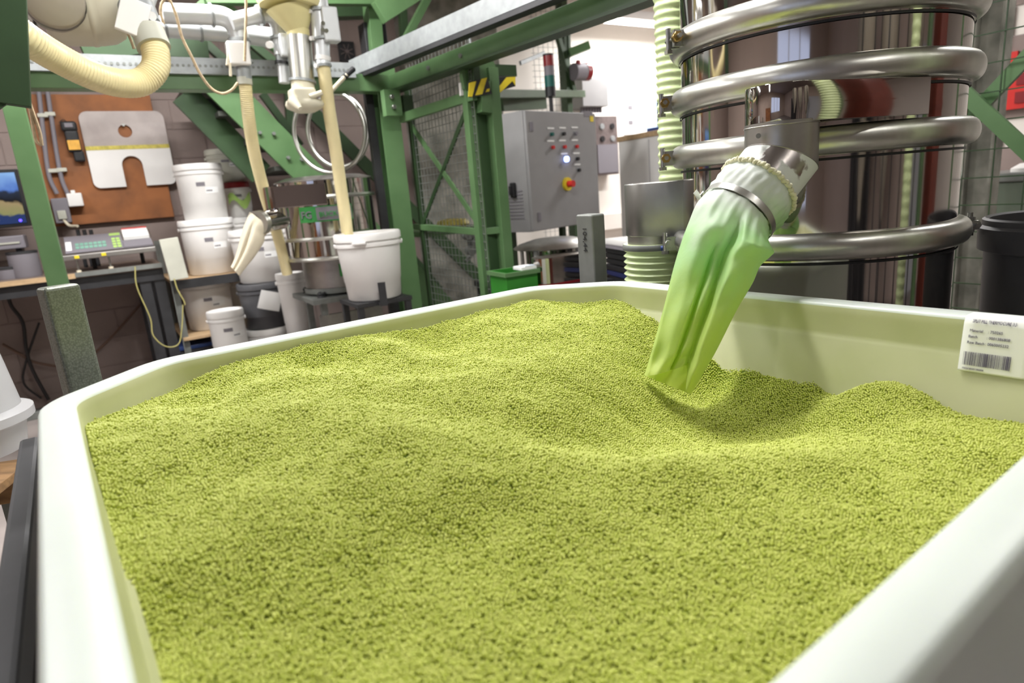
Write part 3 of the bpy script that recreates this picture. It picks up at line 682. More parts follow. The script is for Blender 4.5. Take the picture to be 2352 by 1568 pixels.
# blend the first rows into the ring under the strap
e0 = circ(S1 - axu * .004, .0692, pw(3, .0007, 9))
def best_shift(e, r):
    best = None
    for fl in (1, -1):
        for s_ in range(0, NS, 2):
            d_ = sum((e[(fl * k + s_) % NS] - r[k]).length_squared for k in range(0, NS, 10))
            if best is None or d_ < best[0]: best = (d_, fl, s_)
    return best[1:]
fl, s_ = best_shift(e0, vs[:NS])
E0 = [e0[(fl * k + s_) % NS] for k in range(NS)]
NB = 14
for i in range(NB):
    wgt = (i / NB); wgt = wgt * wgt * (3 - 2 * wgt)
    for k in range(NS):
        j = i * NS + k; tgt = E0[k] + axu * (.012 * i / NB * 3) ; vs[j] = tgt * (1 - wgt) + vs[j] * wgt
fs = [(i * NS + k, i * NS + (k + 1) % NS, (i + 1) * NS + (k + 1) % NS, (i + 1) * NS + k) for i in range(nR - 1) for k in range(NS)]
mb.add(vs, fs, True); mb.build('hanging_sleeve', M['sleeve'], sl)
# ================================================================== sticker on the tote rim
sk_l, sk_b, sk_r = None, None, None
ub = U1 - .0435
def onB(px, py, ins=.0455): return Vector(uv_wall(px, py, 0, U1 - ins))
bl = onB(2206, 845); br = onB(2352, 861)
stv0 = bl.y; zbot = bl.z
stv1 = br.y - .012                                  # runs on out of the picture towards the near corner
sticker = thing('batch_sticker', 'white printed batch label with barcode stuck over the tote rim', 'label', BM @ Vector((ub, (stv0 + stv1) / 2, zbot)), TB)
def skp(h):                                       # h: height along the sticker measured up from its lower edge -> (u, z)
    H0 = .9665 - zbot
    if h < H0: 
        f = h / H0; return (U1 - (.0535 - .010 * f) - .0030, zbot + h)
    h -= H0; r_ = .006; a = min(h / r_, PI / 2)
    u_ = U1 - .0435 - .0012 + r_ * (1 - math.cos(a)); z_ = .9665 + r_ * math.sin(a) + .0008
    return (u_ + max(0, h - r_ * PI / 2), z_)
HT = .9665 - zbot + .0094 + .026
mb = MB(BM); vs = []; nh, nw = 40, 6
for i in range(nh + 1):
    u_, z_ = skp(HT * i / nh)
    for j in range(nw + 1):
        f = i / nh; lean = .010 * f
        vs.append((u_, stv0 + lean * .0 - (stv0 - stv1) * j / nw, z_))
fs = [(i * (nw + 1) + j, i * (nw + 1) + j + 1, (i + 1) * (nw + 1) + j + 1, (i + 1) * (nw + 1) + j) for i in range(nh) for j in range(nw)]
mb.add(vs, fs, True); mb.build('paper', M['paper'], sticker, solid=.0003)
SX = (stv0 - onB(2334, 820).y) / .099
def skbend(x0, h0, off=.0009):
    def f(p):
        u_, z_ = skp(h0 + p.y); u2, z2 = skp(h0 + p.y + .001); tx, tz = u2 - u_, z2 - z_; l = math.hypot(tx, tz) or 1
        return BM @ Vector((u_ - tz / l * (off + p.z), stv0 - x0 * SX - p.x * SX * 1.36, z_ + tx / l * (off + p.z)))
    return f
Hs = .9665 - zbot
for s_, x0, h0, sz in (('SPLIT PILL THERMOCURE 3.5', .016, Hs * .985, .0046), ('Material', .013, Hs * .80, .0056), (': 750265', .047, Hs * .80, .0056), ('Batch', .012, Hs * .68, .0056), (': 0001386808', .046, Hs * .68, .0056), ('Raw Batch', .011, Hs * .56, .0056), (': 0060005232', .045, Hs * .56, .0056), ('750265$0001386808', .008, Hs * .045, .0035)):
    text(s_, sz, None, M['ink'], sticker, 'lettering', ext=.0001, bend=skbend(x0, h0))
mb = MB(BM); x = .008; random.seed(3)
while x < .094:
    bw = random.choice((.0005, .0005, .0009, .0013)); u0_, z0_ = skp(Hs * .13); u1_, z1_ = skp(Hs * .40)
    mb.add([(u0_ - .0011, stv0 - x * SX, z0_), (u0_ - .0011, stv0 - (x + bw) * SX, z0_), (u1_ - .0011, stv0 - (x + bw) * SX, z1_), (u1_ - .0011, stv0 - x * SX, z1_)], [(0, 1, 2, 3)]); x += bw + random.choice((.0006, .0009, .0016))
mb.build('barcode', M['ink'], sticker, solid=.0001)
# ================================================================== grey barrel at the right
bc = Vector((1.9 * math.sin(math.radians(43.3)), 1.9 * math.cos(math.radians(43.3)), 0)); zt = 1.2 - .092 * 1.72
brl = thing('grey_barrel', 'dark grey open plastic barrel at the right beside the sieve tower', 'barrel', bc, 0)
MB().lathe([(0, .01), (.17, .01), (.18, .03), (.198, zt - .075), (.198, zt - .075), (.2, zt - .02), (.193, zt - .02), (.175, .05), (0, .05)], bc, 64).build('body', M['grey_p'], brl)
MB().lathe([(.198, zt - .072), (.212, zt - .068), (.214, zt - .018), (.206, zt - .012), (.206, zt), (.200, zt + .004), (.192, zt), (.192, zt - .03)], bc, 64).build('rim', M['grey_p'], brl)
for k in range(5):
    a = math.atan2(-bc.y, -bc.x) + math.radians(26 + 1.6 * k); q_ = bc + Vector((math.cos(a), math.sin(a), 0)) * .214; MB().bar(q_ + Vector((0, 0, zt - .055)), q_ + Vector((0, 0, zt - .028)), .003, .004).build('grip_rib', M['grey_p'], brl)
# ================================================================== background: helpers
def azr(px, py): q = ray(px, py); return math.atan2(q.x, q.y), q.z / math.hypot(q.x, q.y)
def pol(az, r, z=0.0): return Vector((r * math.sin(az), r * math.cos(az), z))
def hitp(px, py, P, n): q = ray(px, py); return CAM + q * ((Vector(P) - CAM).dot(n) / q.dot(n))
def ats(px, py, s): q = ray(px, py); return CAM + q * (s / q.dot(rS))
U = Vector((0, 0, 1))
def T(name, label, cat, P, group=None): return thing(name, label, cat, (P[0], P[1], P[2]), 0, group)
# ================================================================== green steel frame
FD = 3.65
fr = T('steel_frame', 'green painted steel portal frame carrying beams, stair and grey cable trays', 'frame', atd(890, 400, FD) * Vector((1, 1, 0)) if False else RW(1.56, FD, 0))
def gb(p0, p1, w_, h_, m_='green', name='beam', kind='box', up=(0, 0, 1)):
    q = MB(); getattr(q, {'box': 'bar', 'i': 'ibeam', 'c': 'channel', 'a': 'angle'}[kind])(p0, p1, w_, h_, up=up) if kind != 'a' else q.angle(p0, p1, w_, up=up)
    return q.build(name, M[m_], fr, bevel=.002 if kind == 'box' else 0)
# left leg and its dark diagonal stay with gusset plate
MB(RM).box(-.235, -.155, 3.56, 3.66, 0, 1.90).build('post', M['green'], fr, bevel=.003)
zb_ = 1.80
c0 = RW(-.24, FD - .02, zb_ + .045); c1_ = RW(1.62, FD - .02, zb_ + .045)
gb(c0, c1_, .10, .09, 'green', 'beam', 'box')
# corner post with flanges
q = MB(RM); q.box(1.50, 1.62, 3.62, 3.632, 0, 1.95).box(1.50, 1.62, 3.728, 3.74, 0, 1.95).box(1.553, 1.567, 3.632, 3.728, 0, 1.95).build('post', M['green'], fr)
MB(RM).box(1.455, 1.50, 3.70, 3.74, 0, 1.95).build('post_channel', M['iron'], fr)
MB(RM).box(1.46, 1.66, 3.58, 3.78, 0, .012).build('foot_plate', M['green'], fr)
# beam running towards the camera on the right
P0, P1 = atz(872, 203, 1.845), atz(1400, 5, 1.845); Pe = P1 + (P1 - P0) * .75
gb(P0, Pe, .055, .08, 'green', 'beam', 'box')
q = MB(); q.bar(P0 - U * .046, Pe - U * .046, .08, .012); q.build('lower_flange', M['green_d'], fr)
for px, py in ((1045, 127), (965, 155)):
    a = atz(px, py, 1.845); dn_ = (Pe - P0).cross(U).normalized(); dn_ = -dn_ if dn_.dot(a) > 0 else dn_
    f = (a - P0).dot(Pe - P0) / (Pe - P0).length_squared; a = P0 + (Pe - P0) * f; MB().cyl(a + dn_ * .026, a + dn_ * .038, .011, n=6).build('bolt', M['galv_d'], fr)
# upper green members
for (a, b, w_, h_, m_, nm) in (
    (atd(470, -2, 3.9), atd(860, 2, 3.9), .06, .05, 'green', 'beam'), (atd(420, 55, 4.0), atd(480, 0, 4.0), .05, .05, 'green', 'brace'),
    (atd(490, -5, 4.0), atd(640, 115, 4.0), .05, .05, 'green', 'brace'), (atd(560, 85, 4.4), atd(640, 152, 4.4), .05, .05, 'green_d', 'brace'), (atd(455, 85, 4.4), atd(530, 152, 4.4), .05, .05, 'green_d', 'brace'),
    (atd(870, 30, 3.7), atd(1060, -90, 3.7), .06, .12, 'green', 'beam'), (atd(740, 12, 4.3), atd(860, 10, 4.3), .1, .16, 'green_d', 'beam'),
    (atd(852, 0, 4.0), atd(866, 165, 4.0), .10, .08, 'green', 'post'), (atd(924, 20, 4.3), atd(930, 100, 4.3), .05, .05, 'green_d', 'brace'), (atd(928, 98, 3.9), atd(985, -10, 3.9), .045, .045, 'green', 'brace'),
    (atd(190, 120, 4.0), atd(330, 95, 4.0), .08, .12, 'green_d', 'beam'), (atd(360, 104, 4.3), atd(475, 112, 4.3), .1, .13, 'green_d', 'beam')):
    gb(a, b, w_, h_, m_, nm, 'box')
MB(RM).box(*(lambda a: (a[0] - .08, a[0] + .07, 4.0, 4.1, a[1] - .12, a[1] + .12))(sdz(868, 100, 4.0))).build('junction_box', M['iron'], fr, bevel=.006)
# dark stay at the picture's left edge, gusset where it meets the leg
a = atd(-12, 236, 2.08); b = atd(-40, -330, 2.08); gb(a, b, .145, .03, 'green_d', 'stay', 'box', up=rN)
pl = [atd(-12, 258, 2.07), atd(14, 240, 2.07), atd(47, 200, 2.07), atd(42, 150, 2.07), atd(-20, 150, 2.07)]
q = MB(); q.add([p for p in pl] + [p + rN * .012 for p in pl], [(0, 1, 2, 3, 4), (9, 8, 7, 6, 5)] + [(i, (i + 1) % 5, 5 + (i + 1) % 5, 5 + i) for i in range(5)]); q.build('gusset', M['green_d'], fr)
# ---- grey cable trays (perforated channels)
def tray(p0, p1, w_, h_, label):
    q = MB(); q.channel(p0, p1, .05, h_, .004); t = q.build('cable_tray', M['galv'])
    tag(t, label, 'cable tray'); return t
TD = 3.58
ta, tb = atd(46, 149, TD), atd(812, 158, TD); ta.z = tb.z = (ta.z + tb.z) / 2
tr1 = tray(ta, tb, .05, .075, 'grey metal cable tray running level across the frame behind the pipes')
d_ = (tb - ta).normalized(); nn_ = d_.cross(U).normalized(); nn_ = -nn_ if nn_.dot(ta) > 0 else nn_
for k in range(60):
    c = ta + d_ * (.02 + k * (tb - ta).length / 60.5) + nn_ * .0245
    MB().cyl(c - U * 0 + nn_ * .001, c + nn_ * .0022, .007, n=8).build('slot', M['galv_d'], tr1) if k % 1 == 0 and k < 60 else None
za = 1.945
ta2, tb2 = atz(812, 158, za), atz(1175, 2, za); te2 = tb2 + (tb2 - ta2) * .5
tr2 = tray(ta2, te2, .05, .085, 'grey metal cable tray sloping up to the right above the green beam')
q = MB(); q.bar(ta2 - U * .055 + rN * .03, te2 - U * .055 + rN * .03, .06, .02); q.build('under_rail', M['iron'], tr2)
t = tag(MB().cyl(atd(755, 215, 3.4), atd(796, 172, 3.4), .011, n=10).build('lever_handle', M['fabric']), 'short pale lever sticking up beside the right cream hose', 'handle')
MB().cyl(atd(790, 178, 3.4), atd(812, 158, 3.42), .014, n=10).build('grip', M['black_p'], t)
# ================================================================== stair
sa = T('staircase', 'green steel staircase descending to the right behind the small sieving machine', 'staircase', RW(1.9, 4.7, 0))
def to_floor(p, q_, z=.04): return p + (q_ - p) * ((z - p.z) / (q_.z - p.z))
A0, A1 = atd(545, 235, 4.35), atd(735, 425, 4.35); A0 = A0 + (A0 - A1) * .35; A2 = to_floor(A0, A1)
B0, B1 = atd(722, 262, 5.05), atd(930, 468, 5.05); B0 = B0 + (B0 - B1) * .6; B2 = to_floor(B0, B1)
MB().channel(A0, A2, .03, .19, .01).build('stringer', M['green'], sa)
MB().channel(B0, B2, .03, .10, .01).build('stringer', M['green_d'], sa)
for (px, py) in ((596, 305), (628, 307), (661, 362), (692, 366)):
    a = atd(px, py, 4.33); MB().cyl(a, a - rN * .02, .011, n=8).build('bolt', M['galv_d'], sa)
for k in range(11):
    f = .02 + k * .085; c = A0 + (A2 - A0) * f; s_ = c.dot(rS)
    if c.z > .1: MB(RM).box(s_ - .14, s_ + .11, 4.37, 5.02, c.z - .05, c.z - .02).build('tread', M['step'], sa, bevel=.003)
a, b = atd(420, 215, 4.5), atd(600, 400, 4.5); MB().channel(a, b, .03, .16, .01).build('stringer', M['green_d'], sa)
MB().bar(atd(662, 215, 5.0), atd(668, 340, 5.0), .05, .05).build('support_post', M['green_d'], sa)
a = atd(602, 215, 4.9); b = atd(690, 335, 4.9); MB().bar(a, b, .04, .05).build('handrail', M['green_d'], sa)
MB().bar(atd(930, 570, 5.0), atd(1010, 665, 5.0), .03, .06).build('handrail', M['green_d'], sa)
MB().box(-.15, .15, -.02, .02, -.06, .06, Matrix.Translation(atd(498, 250, 4.6)) @ RM).build('bracket_plate', M['iron'], sa)
# ================================================================== brown board and what hangs on it
s0, zt0 = sdz(56, 217, 5.25); s1, _ = sdz(350, 221, 5.25); _, zb0 = sdz(166, 517, 5.25)
bo = tag(MB(RM).box(s0 - .02, .49, 5.232, 5.262, zb0, zt0).build('backing_board', M['board'], bevel=.003), 'brown fibreboard panel mounted on the back wall behind the left green post', 'board')
# white plate with arched cut-out and grey plexiglass above it
def plate(poly, d0, d1, name, m_, parent, bev=.003):
    q = MB(); n = len(poly); vs = [rS * s + rN * d0 + U * z for s, z in poly] + [rS * s + rN * d1 + U * z for s, z in poly]
    from mathutils.geometry import tessellate_polygon
    tri = tessellate_polygon([[Vector((s, z, 0)) for s, z in poly]])
    q.add(vs, [tuple(t_) for t_ in tri] + [tuple(n + i for i in t_[::-1]) for t_ in tri] + [(i, (i + 1) % n, n + (i + 1) % n, n + i) for i in range(n)])
    return q.build(name, m_, parent)
W0, W1, ZB, ZM, ZT = .045, .545, 1.435, 1.685, 1.93
def arc(cx, cz, r, a0, a1, n=8): return [(cx + r * math.cos(math.radians(a0 + (a1 - a0) * i / n)), cz + r * math.sin(math.radians(a0 + (a1 - a0) * i / n))) for i in range(n + 1)]
cu = (W0 + W1) / 2
poly = [(W0, ZM), (W1, ZM)] + arc(W1 - .04, ZB + .04, .04, 0, -90) + [(cu + .062, ZB)] + arc(cu, ZB + .14, .062, 0, 180, 12) + [(cu - .062, ZB)] + arc(W0 + .04, ZB + .04, .04, -90, -180)
up_ = T('face_shield_plate', 'white plate with arched cut-out below a grey clear panel hung on the brown board', 'panel', RW(cu, 5.22, ZB))
plate(poly, 5.205, 5.222, 'white_plate', M['white_p'], up_)
hole = arc(cu, 1.80, .042, 90, 450, 20)
outer = [(W0, ZM), (W1, ZM)] + arc(W1 - .05, ZT - .05, .05, 0, 90, 6) + arc(W0 + .05, ZT - .05, .05, 90, 180, 6)
def holed(outer, hole, d0, d1, name, m_, parent):
    from mathutils.geometry import tessellate_polygon
    q = MB(); al = outer + hole; n = len(al); tri = tessellate_polygon([[Vector((s, z, 0)) for s, z in outer], [Vector((s, z, 0)) for s, z in hole]])
    vs = [rS * s + rN * d0 + U * z for s, z in al] + [rS * s + rN * d1 + U * z for s, z in al]; m1 = len(outer)
    sides = [(i, (i + 1) % m1, n + (i + 1) % m1, n + i) for i in range(m1)] + [(m1 + i, m1 + (i + 1) % len(hole), n + m1 + (i + 1) % len(hole), n + m1 + i) for i in range(len(hole))]
    q.add(vs, [tuple(t_) for t_ in tri] + [tuple(n + i for i in t_[::-1]) for t_ in tri] + sides); return q.build(name, m_, parent)
holed(outer, hole, 5.214, 5.222, 'clear_panel', M['plexi'], up_)
MB(RM).box(W0, W1, 5.203, 5.214, ZM - .004, ZM + .022).build('yellow_tape', M['gold'], up_)
MB().cyl(RW(cu - .003, 5.19, 1.838), RW(cu - .003, 5.232, 1.838), .008, n=12).build('hook', M['zinc'], up_)
# hand-held scanner
a, za_ = sdz(161, 303, 5.2); sc_ = T('handheld_scanner', 'black handheld device with amber label hanging on the brown board', 'scanner', RW(a, 5.2, za_ - .1))
q = MB(RM); q.box(a - .045, a + .045, 5.16, 5.225, za_ + .0, za_ + .065); q.build('head', M['black_p'], sc_, bevel=.018, seg=4)
MB(RM).box(a - .034, a + .042, 5.17, 5.222, za_ - .13, za_ + .01).build('body', M['black_p'], sc_, bevel=.014, seg=3)
MB(RM).box(a - .012, a + .050, 5.18, 5.218, za_ - .19, za_ - .12).build('grip', M['black_p'], sc_, bevel=.012, seg=3)
MB(RM).box(a - .028, a + .038, 5.163, 5.171, za_ - .115, za_ - .055).build('amber_label', M['amber'], sc_)
MB(RM).box(a - .022, a + .022, 5.154, 5.161, za_ + .025, za_ + .05).build('grey_label', M['ink_gr'], sc_)
MB(RM).cyl(RW(a, 5.222, za_ + .06), RW(a, 5.236, za_ + .06), .006) if False else None
MB().tube(spline([atd(136, 282, 5.2), atd(145, 275, 5.19), atd(157, 283, 5.2)]), .003, 6).build('cord', M['cable'], sc_)
# conduits with saddle clips
for i, pts in enumerate(([(82, 150), (92, 235), (99, 300), (112, 400), (131, 445)], [(102, 172), (110, 215), (118, 270), (139, 400), (160, 455)])):
    q = MB(); q.tube(spline([atd(x, y, 5.2) for x, y in pts]), .0135, 10)
    t = tag(q.build('conduit', M['ink_gr']), ['left grey conduit running down the brown board beside the green post', 'right grey conduit running down the brown board beside the black scanner'][i], 'conduit')
    for (x, y) in ([(98, 265), (123, 392)], [(115, 262), (142, 390)])[i]:
        c = atd(x, y, 5.2); MB(Matrix.Translation(c) @ RM).box(-.028, .028, -.016, .03, -.012, .012).build('clip', M['white_dirty'], t, bevel=.003)
a, z_ = sdz(141, 482, 5.2)
ob = T('switch_box', 'grey surface-mounted switch and socket box at the lower left of the brown board', 'socket', RW(a, 5.2, z_ - .07))
MB(RM).box(a - .045, a + .045, 5.16, 5.235, z_ - .085, z_ + .075).build('housing', M['ink_gr'], ob, bevel=.006)
MB(RM).box(a - .025, a + .022, 5.145, 5.16, z_ - .06, z_ - .005).build('switch', M['white_dirty'], ob, bevel=.003)
a, z_ = sdz(172, 460, 5.2)
pg = T('plug_adapter', 'white square plug adapter beside the grey switch box', 'plug', RW(a, 5.2, z_))
MB(RM).box(a - .04, a + .045, 5.155, 5.235, z_ - .04, z_ + .045).build('housing', M['white_p'], pg, bevel=.006)
MB(RM).box(a - .012, a + .012, 5.165, 5.2, z_ + .045, z_ + .065).build('plug', M['white_p'], pg, bevel=.003)
tag(MB().tube(spline([atd(146, 505, 5.17), atd(160, 518, 5.1), atd(178, 519, 5.0)]), .009, 8).build('cable', M['fabric']), 'short cream cable below the grey switch box', 'cable')
# ================================================================== desk with monitor and weighing terminal
zd = .93
dk = T('desk', 'long narrow workbench with pale plywood edge along the back wall', 'desk', RW(-.6, 4.9, 0))
MB(RM).box(-2.2, .30, 4.52, 5.24, zd - .03, zd).build('top', M['desk'], dk)
MB(RM).box(-2.2, -.155, 4.505, 4.52, zd - .028, zd).build('edge_strip', M['wood'], dk)
MB(RM).box(-.155, .30, 4.50, 4.52, zd - .022, zd + .004).build('edge_strip', M['galv_d'], dk)
MB(RM).box(-2.2, .30, 4.53, 4.56, zd - .10, zd - .03).build('apron', M['iron'], dk)
for s_ in (-2.1, .19, .27):
    MB(RM).box(s_ - .03, s_ + .03, 4.54, 4.60, 0, zd - .03).build('leg', M['iron'], dk)
    MB(RM).box(s_ - .03, s_ + .03, 5.14, 5.20, 0, zd - .03).build('leg', M['iron'], dk)
a, z_ = sdz(12, 456, 4.95)
mo = T('monitor', 'black flat monitor lit with a blue picture on the workbench', 'monitor', RW(a - .1, 4.95, zd))
MB(RM).box(a - .42, a + .095, 4.95, 4.98, z_ - .17, z_ + .17).build('bezel', M['black_p'], mo, bevel=.005)
def screen_mat():
    m = bpy.data.materials.new('monitor_screen'); m.use_nodes = True; nt = m.node_tree; b = nt.nodes['Principled BSDF']
    tc = nt.nodes.new('ShaderNodeTexCoord'); sp = nt.nodes.new('ShaderNodeSeparateXYZ'); nz = nt.nodes.new('ShaderNodeTexNoise'); nz.inputs['Scale'].default_value = 14
    nt.links.new(tc.outputs['Object'], sp.inputs[0]); nt.links.new(tc.outputs['Object'], nz.inputs['Vector'])
    ad = nt.nodes.new('ShaderNodeMath'); ad.operation = 'MULTIPLY_ADD'; ad.inputs[1].default_value = .10; nt.links.new(nz.outputs['Fac'], ad.inputs[0]); nt.links.new(sp.outputs[2], ad.inputs[2])
    mr = nt.nodes.new('ShaderNodeMapRange'); z0 = z_ - zd; mr.inputs[1].default_value = z0 - .10; mr.inputs[2].default_value = z0 + .20; nt.links.new(ad.outputs[0], mr.inputs[0])
    cr = nt.nodes.new('ShaderNodeValToRGB'); e = cr.color_ramp.elements; e[0].position = 0; e[0].color = lin((40, 60, 110)); e[1].position = 1; e[1].color = lin((150, 195, 250))
    for p_, c_ in ((.16, (40, 60, 110)), (.2, (150, 150, 100)), (.4, (170, 150, 110)), (.45, (20, 22, 28)), (.62, (40, 50, 70)), (.68, (90, 130, 210))):
        k = cr.color_ramp.elements.new(p_); k.color = lin(c_)
    nt.links.new(mr.outputs[0], cr.inputs[0]); nt.links.new(cr.outputs[0], b.inputs['Emission Color']); b.inputs['Emission Strength'].default_value = .8; b.inputs['Base Color'].default_value = (0, 0, 0, 1); b.inputs['Roughness'].default_value = .3
    return m
M['screen'] = screen_mat()
MB(RM).box(a - .40, a + .075, 4.945, 4.952, z_ - .15, z_ + .15).build('screen', M['screen'], mo)
MB().cyl(atd(47, 506, 4.94), atd(47, 506, 4.95), .008, n=12).build('power_light', M['led'], mo)
MB(RM).box(a - .2, a - .12, 4.96, 5.0, zd, z_ - .1).build('stand', M['black_p'], mo)
MB(RM).box(a - .28, a - .04, 4.88, 5.08, zd, zd + .015).build('foot', M['black_p'], mo, bevel=.004)
a, z_ = sdz(20, 556, 4.85); t = T('document_tray', 'grey flat device box on the bench below the monitor', 'box', RW(a, 4.85, z_ - .03))
MB(RM).box(a - .3, a + .085, 4.75, 4.95, z_ - .04, z_ + .035).build('case', M['ink_gr'], t, bevel=.006)
MB(RM).box(a - .25, a + .06, 4.744, 4.75, z_ - .01, z_ + .0).build('front_strip', M['white_dirty'], t)
MB(RM).box(a - .27, a - .23, 4.78, 4.92, zd, z_ - .04).build('foot', M['iron'], t); MB(RM).box(a + .03, a + .06, 4.78, 4.92, zd, z_ - .04).build('foot', M['iron'], t)
def blob_thing(name, lab, cat, prof_, P, m_, n=28, extra=None):
    t = T(name, lab, cat, P); MB().lathe(prof_, P, n).build('body', m_, t)
    if extra: extra(t)
    return t
for (px, lab, r_, hh) in ((60, 'dark grey tin standing on the bench just left of the green post', .075, .15), (18, 'dark bowl standing on the bench below the monitor', .06, .07)):
    P = atd(px, 620, 4.72); P.z = zd
    t = T('tin', lab, 'tin', P); MB().lathe([(0, .003), (r_ * .95, .0), (r_, .01), (r_, hh), (r_ - .004, hh), (r_ - .006, .01), (0, .01)], P, 28).build('body', M['ink_gr'], t); MB().lathe([(r_ + .002, hh - .012), (r_ + .002, hh + .002), (r_ - .004, hh + .002)], P, 28).build('rim', M['iron'], t)
# weighing terminal: sloping console
tl0, tr0 = atd(143, 596, 4.60), atd(366, 585, 4.60)
wt = T('weighing_terminal', 'sloping grey weighing terminal with green keypad on the workbench', 'console', RW(.02, 4.7, zd))
sA, _ = sdz(143, 590, 4.58); sB, _ = sdz(362, 590, 4.58); zf = zd + .075
pf = [(4.56, zf), (4.56, zf + .03), (4.84, zf + .135), (4.86, zf + .125), (4.86, zf)]
q = MB(); vs = [rS * sA + rN * d + U * z for d, z in pf] + [rS * sB + rN * d + U * z for d, z in pf]
q.add(vs, [(0, 1, 2, 3, 4), (9, 8, 7, 6, 5)] + [(i, (i + 1) % 5, 5 + (i + 1) % 5, 5 + i) for i in range(5)]); q.build('housing', M['steel_b'], wt, bevel=.004)
def onc(s_, f, h=.0015):
    d = 4.56 + .28 * f; z = zf + .03 + .105 * f; return rS * s_ + rN * (d - h * .35) + U * (z + h)
def cpanel(s0_, s1_, f0, f1, m_, name, h=.002):
    q = MB(); a_, b_, c_, d_ = onc(s0_, f0), onc(s1_, f0), onc(s1_, f1), onc(s0_, f1); a2, b2, c2, d2 = onc(s0_, f0, h + .0015), onc(s1_, f0, h + .0015), onc(s1_, f1, h + .0015), onc(s0_, f1, h + .0015)
    q.add([a_, b_, c_, d_, a2, b2, c2, d2], [(0, 1, 2, 3), (4, 5, 6, 7), (0, 1, 5, 4), (1, 2, 6, 5), (2, 3, 7, 6), (3, 0, 4, 7)]); return q.build(name, M[m_], wt)
Wd = sB - sA
cpanel(sA + .02, sA + Wd * .66, .08, .95, 'ink_gr', 'keypad_panel')
for r_ in range(2):
    for k in range(7): cpanel(sA + Wd * (.15 + .048 * k), sA + Wd * (.188 + .048 * k), .25 + .17 * r_, .37 + .17 * r_, 'key', 'key', .004)
for r_ in range(4):
    for k in range(2): cpanel(sA + Wd * (.545 + .05 * k), sA + Wd * (.585 + .05 * k), .14 + .14 * r_, .24 + .14 * r_, 'lime', 'key', .004)
cpanel(sA + Wd * .05, sA + Wd * .11, .2, .65, 'paper', 'keypad_label', .004)
cpanel(sA + Wd * .53, sA + Wd * .65, .80, .92, 'lime', 'green_label', .004)
cpanel(sA + Wd * .68, sA + Wd * .97, .50, .98, 'paper', 'note_sheet', .02)
cpanel(sA + Wd * .68, sA + Wd * .97, .93, .98, 'red', 'note_header', .023)
cpanel(sA + Wd * .66, sA + Wd * .98, .05, .40, 'ink_gr', 'printer_cover', .01)
for f_ in (.12, .40): MB(RM).box(sA + Wd * f_, sA + Wd * (f_ + .05), 4.553, 4.56, zf + .008, zf + .026).build('yellow_tag', M['yellow'], wt)
for f_ in (.13, .47):
    P = RW(sA + Wd * f_, 4.60, 0); MB().cyl(P + U * zd, P + U * zf, .006, n=10).build('foot_screw', M['zinc'], wt); MB().cyl(P + U * zd, P + U * (zd + .012), .013, n=12).build('foot', M['fabric'], wt)
for f_ in (.3, .85):
    P = RW(sA + Wd * f_, 4.80, 0); MB().cyl(P + U * zd, P + U * zf, .012, n=10).build('foot', M['iron'], wt)
for k, (px, m_) in enumerate(((182, 'cable'), (197, 'cable_b'), (212, 'cable'))):
    P = atd(px, 545, 5.05); MB().cyl(Vector((P.x, P.y, zd)), P + U * .05, .012, n=10).build('bottle_' if False else 'body', M['iron'], T('marker_can', ['dark slim can behind the weighing terminal, leftmost', 'dark slim can behind the weighing terminal, middle one', 'dark slim can behind the weighing terminal, rightmost'][k], 'can', Vector((P.x, P.y, zd)), 'slim cans behind the weighing terminal'))
# cables under the desk
def cab(px, d, r_, m_, lab, name='cable'):
    q = MB(); q.tube(spline([atd(x, y, d) for x, y in px]), r_, 8); return tag(q.build(name, M[m_]), lab, 'cable')
cab([(12, 655), (25, 700), (52, 740), (60, 800), (75, 850), (112, 918)], 5.2, .011, 'cable', 'thick black cable hanging down the wall beneath the desk at the far left')
cab([(5, 790), (50, 815), (75, 830), (110, 838), (140, 842)], 5.22, .009, 'cable_b', 'brown cable sagging along the wall below the desk')
cab([(205, 822), (250, 780), (300, 725), (330, 690)], 5.22, .008, 'cable_b', 'brown cable crossing the wall diagonally below the weighing terminal')
cab([(20, 660), (60, 676), (85, 670)], 5.2, .008, 'cable', 'black cable loop just below the desk edge')
cab([(90, 740), (60, 830), (55, 880), (95, 915)], 5.21, .007, 'cable', 'thin dark cable curving down to the floor at the left')
cab([(310, 612), (315, 660), (345, 730), (352, 770), (380, 795), (410, 790), (418, 750), (420, 700)], 4.47, .0036, 'earth', 'thin yellow-green earth cable looping beneath the weighing terminal')
cab([(400, 640), (408, 665), (422, 690), (425, 700)], 4.3, .0036, 'earth', 'short yellow-green cable at the shelf front')
# skirting duct and coil on the floor
tag(MB().tube([RW(-.9 + .11 * math.cos(a * .3), 5.05 + .11 * math.sin(a * .3), .012 + .006 * (a % 5)) for a in range(63)], .008, 8).build('cable_coil', M['cable']), 'black cable coiled on the floor by the back wall', 'cable')
t = tag(MB(RM).box(-1.2, -.3, 5.0, 5.1, 0, .05).build('floor_duct', M['galv_d'], bevel=.004), 'low grey floor duct along the wall under the desk', 'duct')
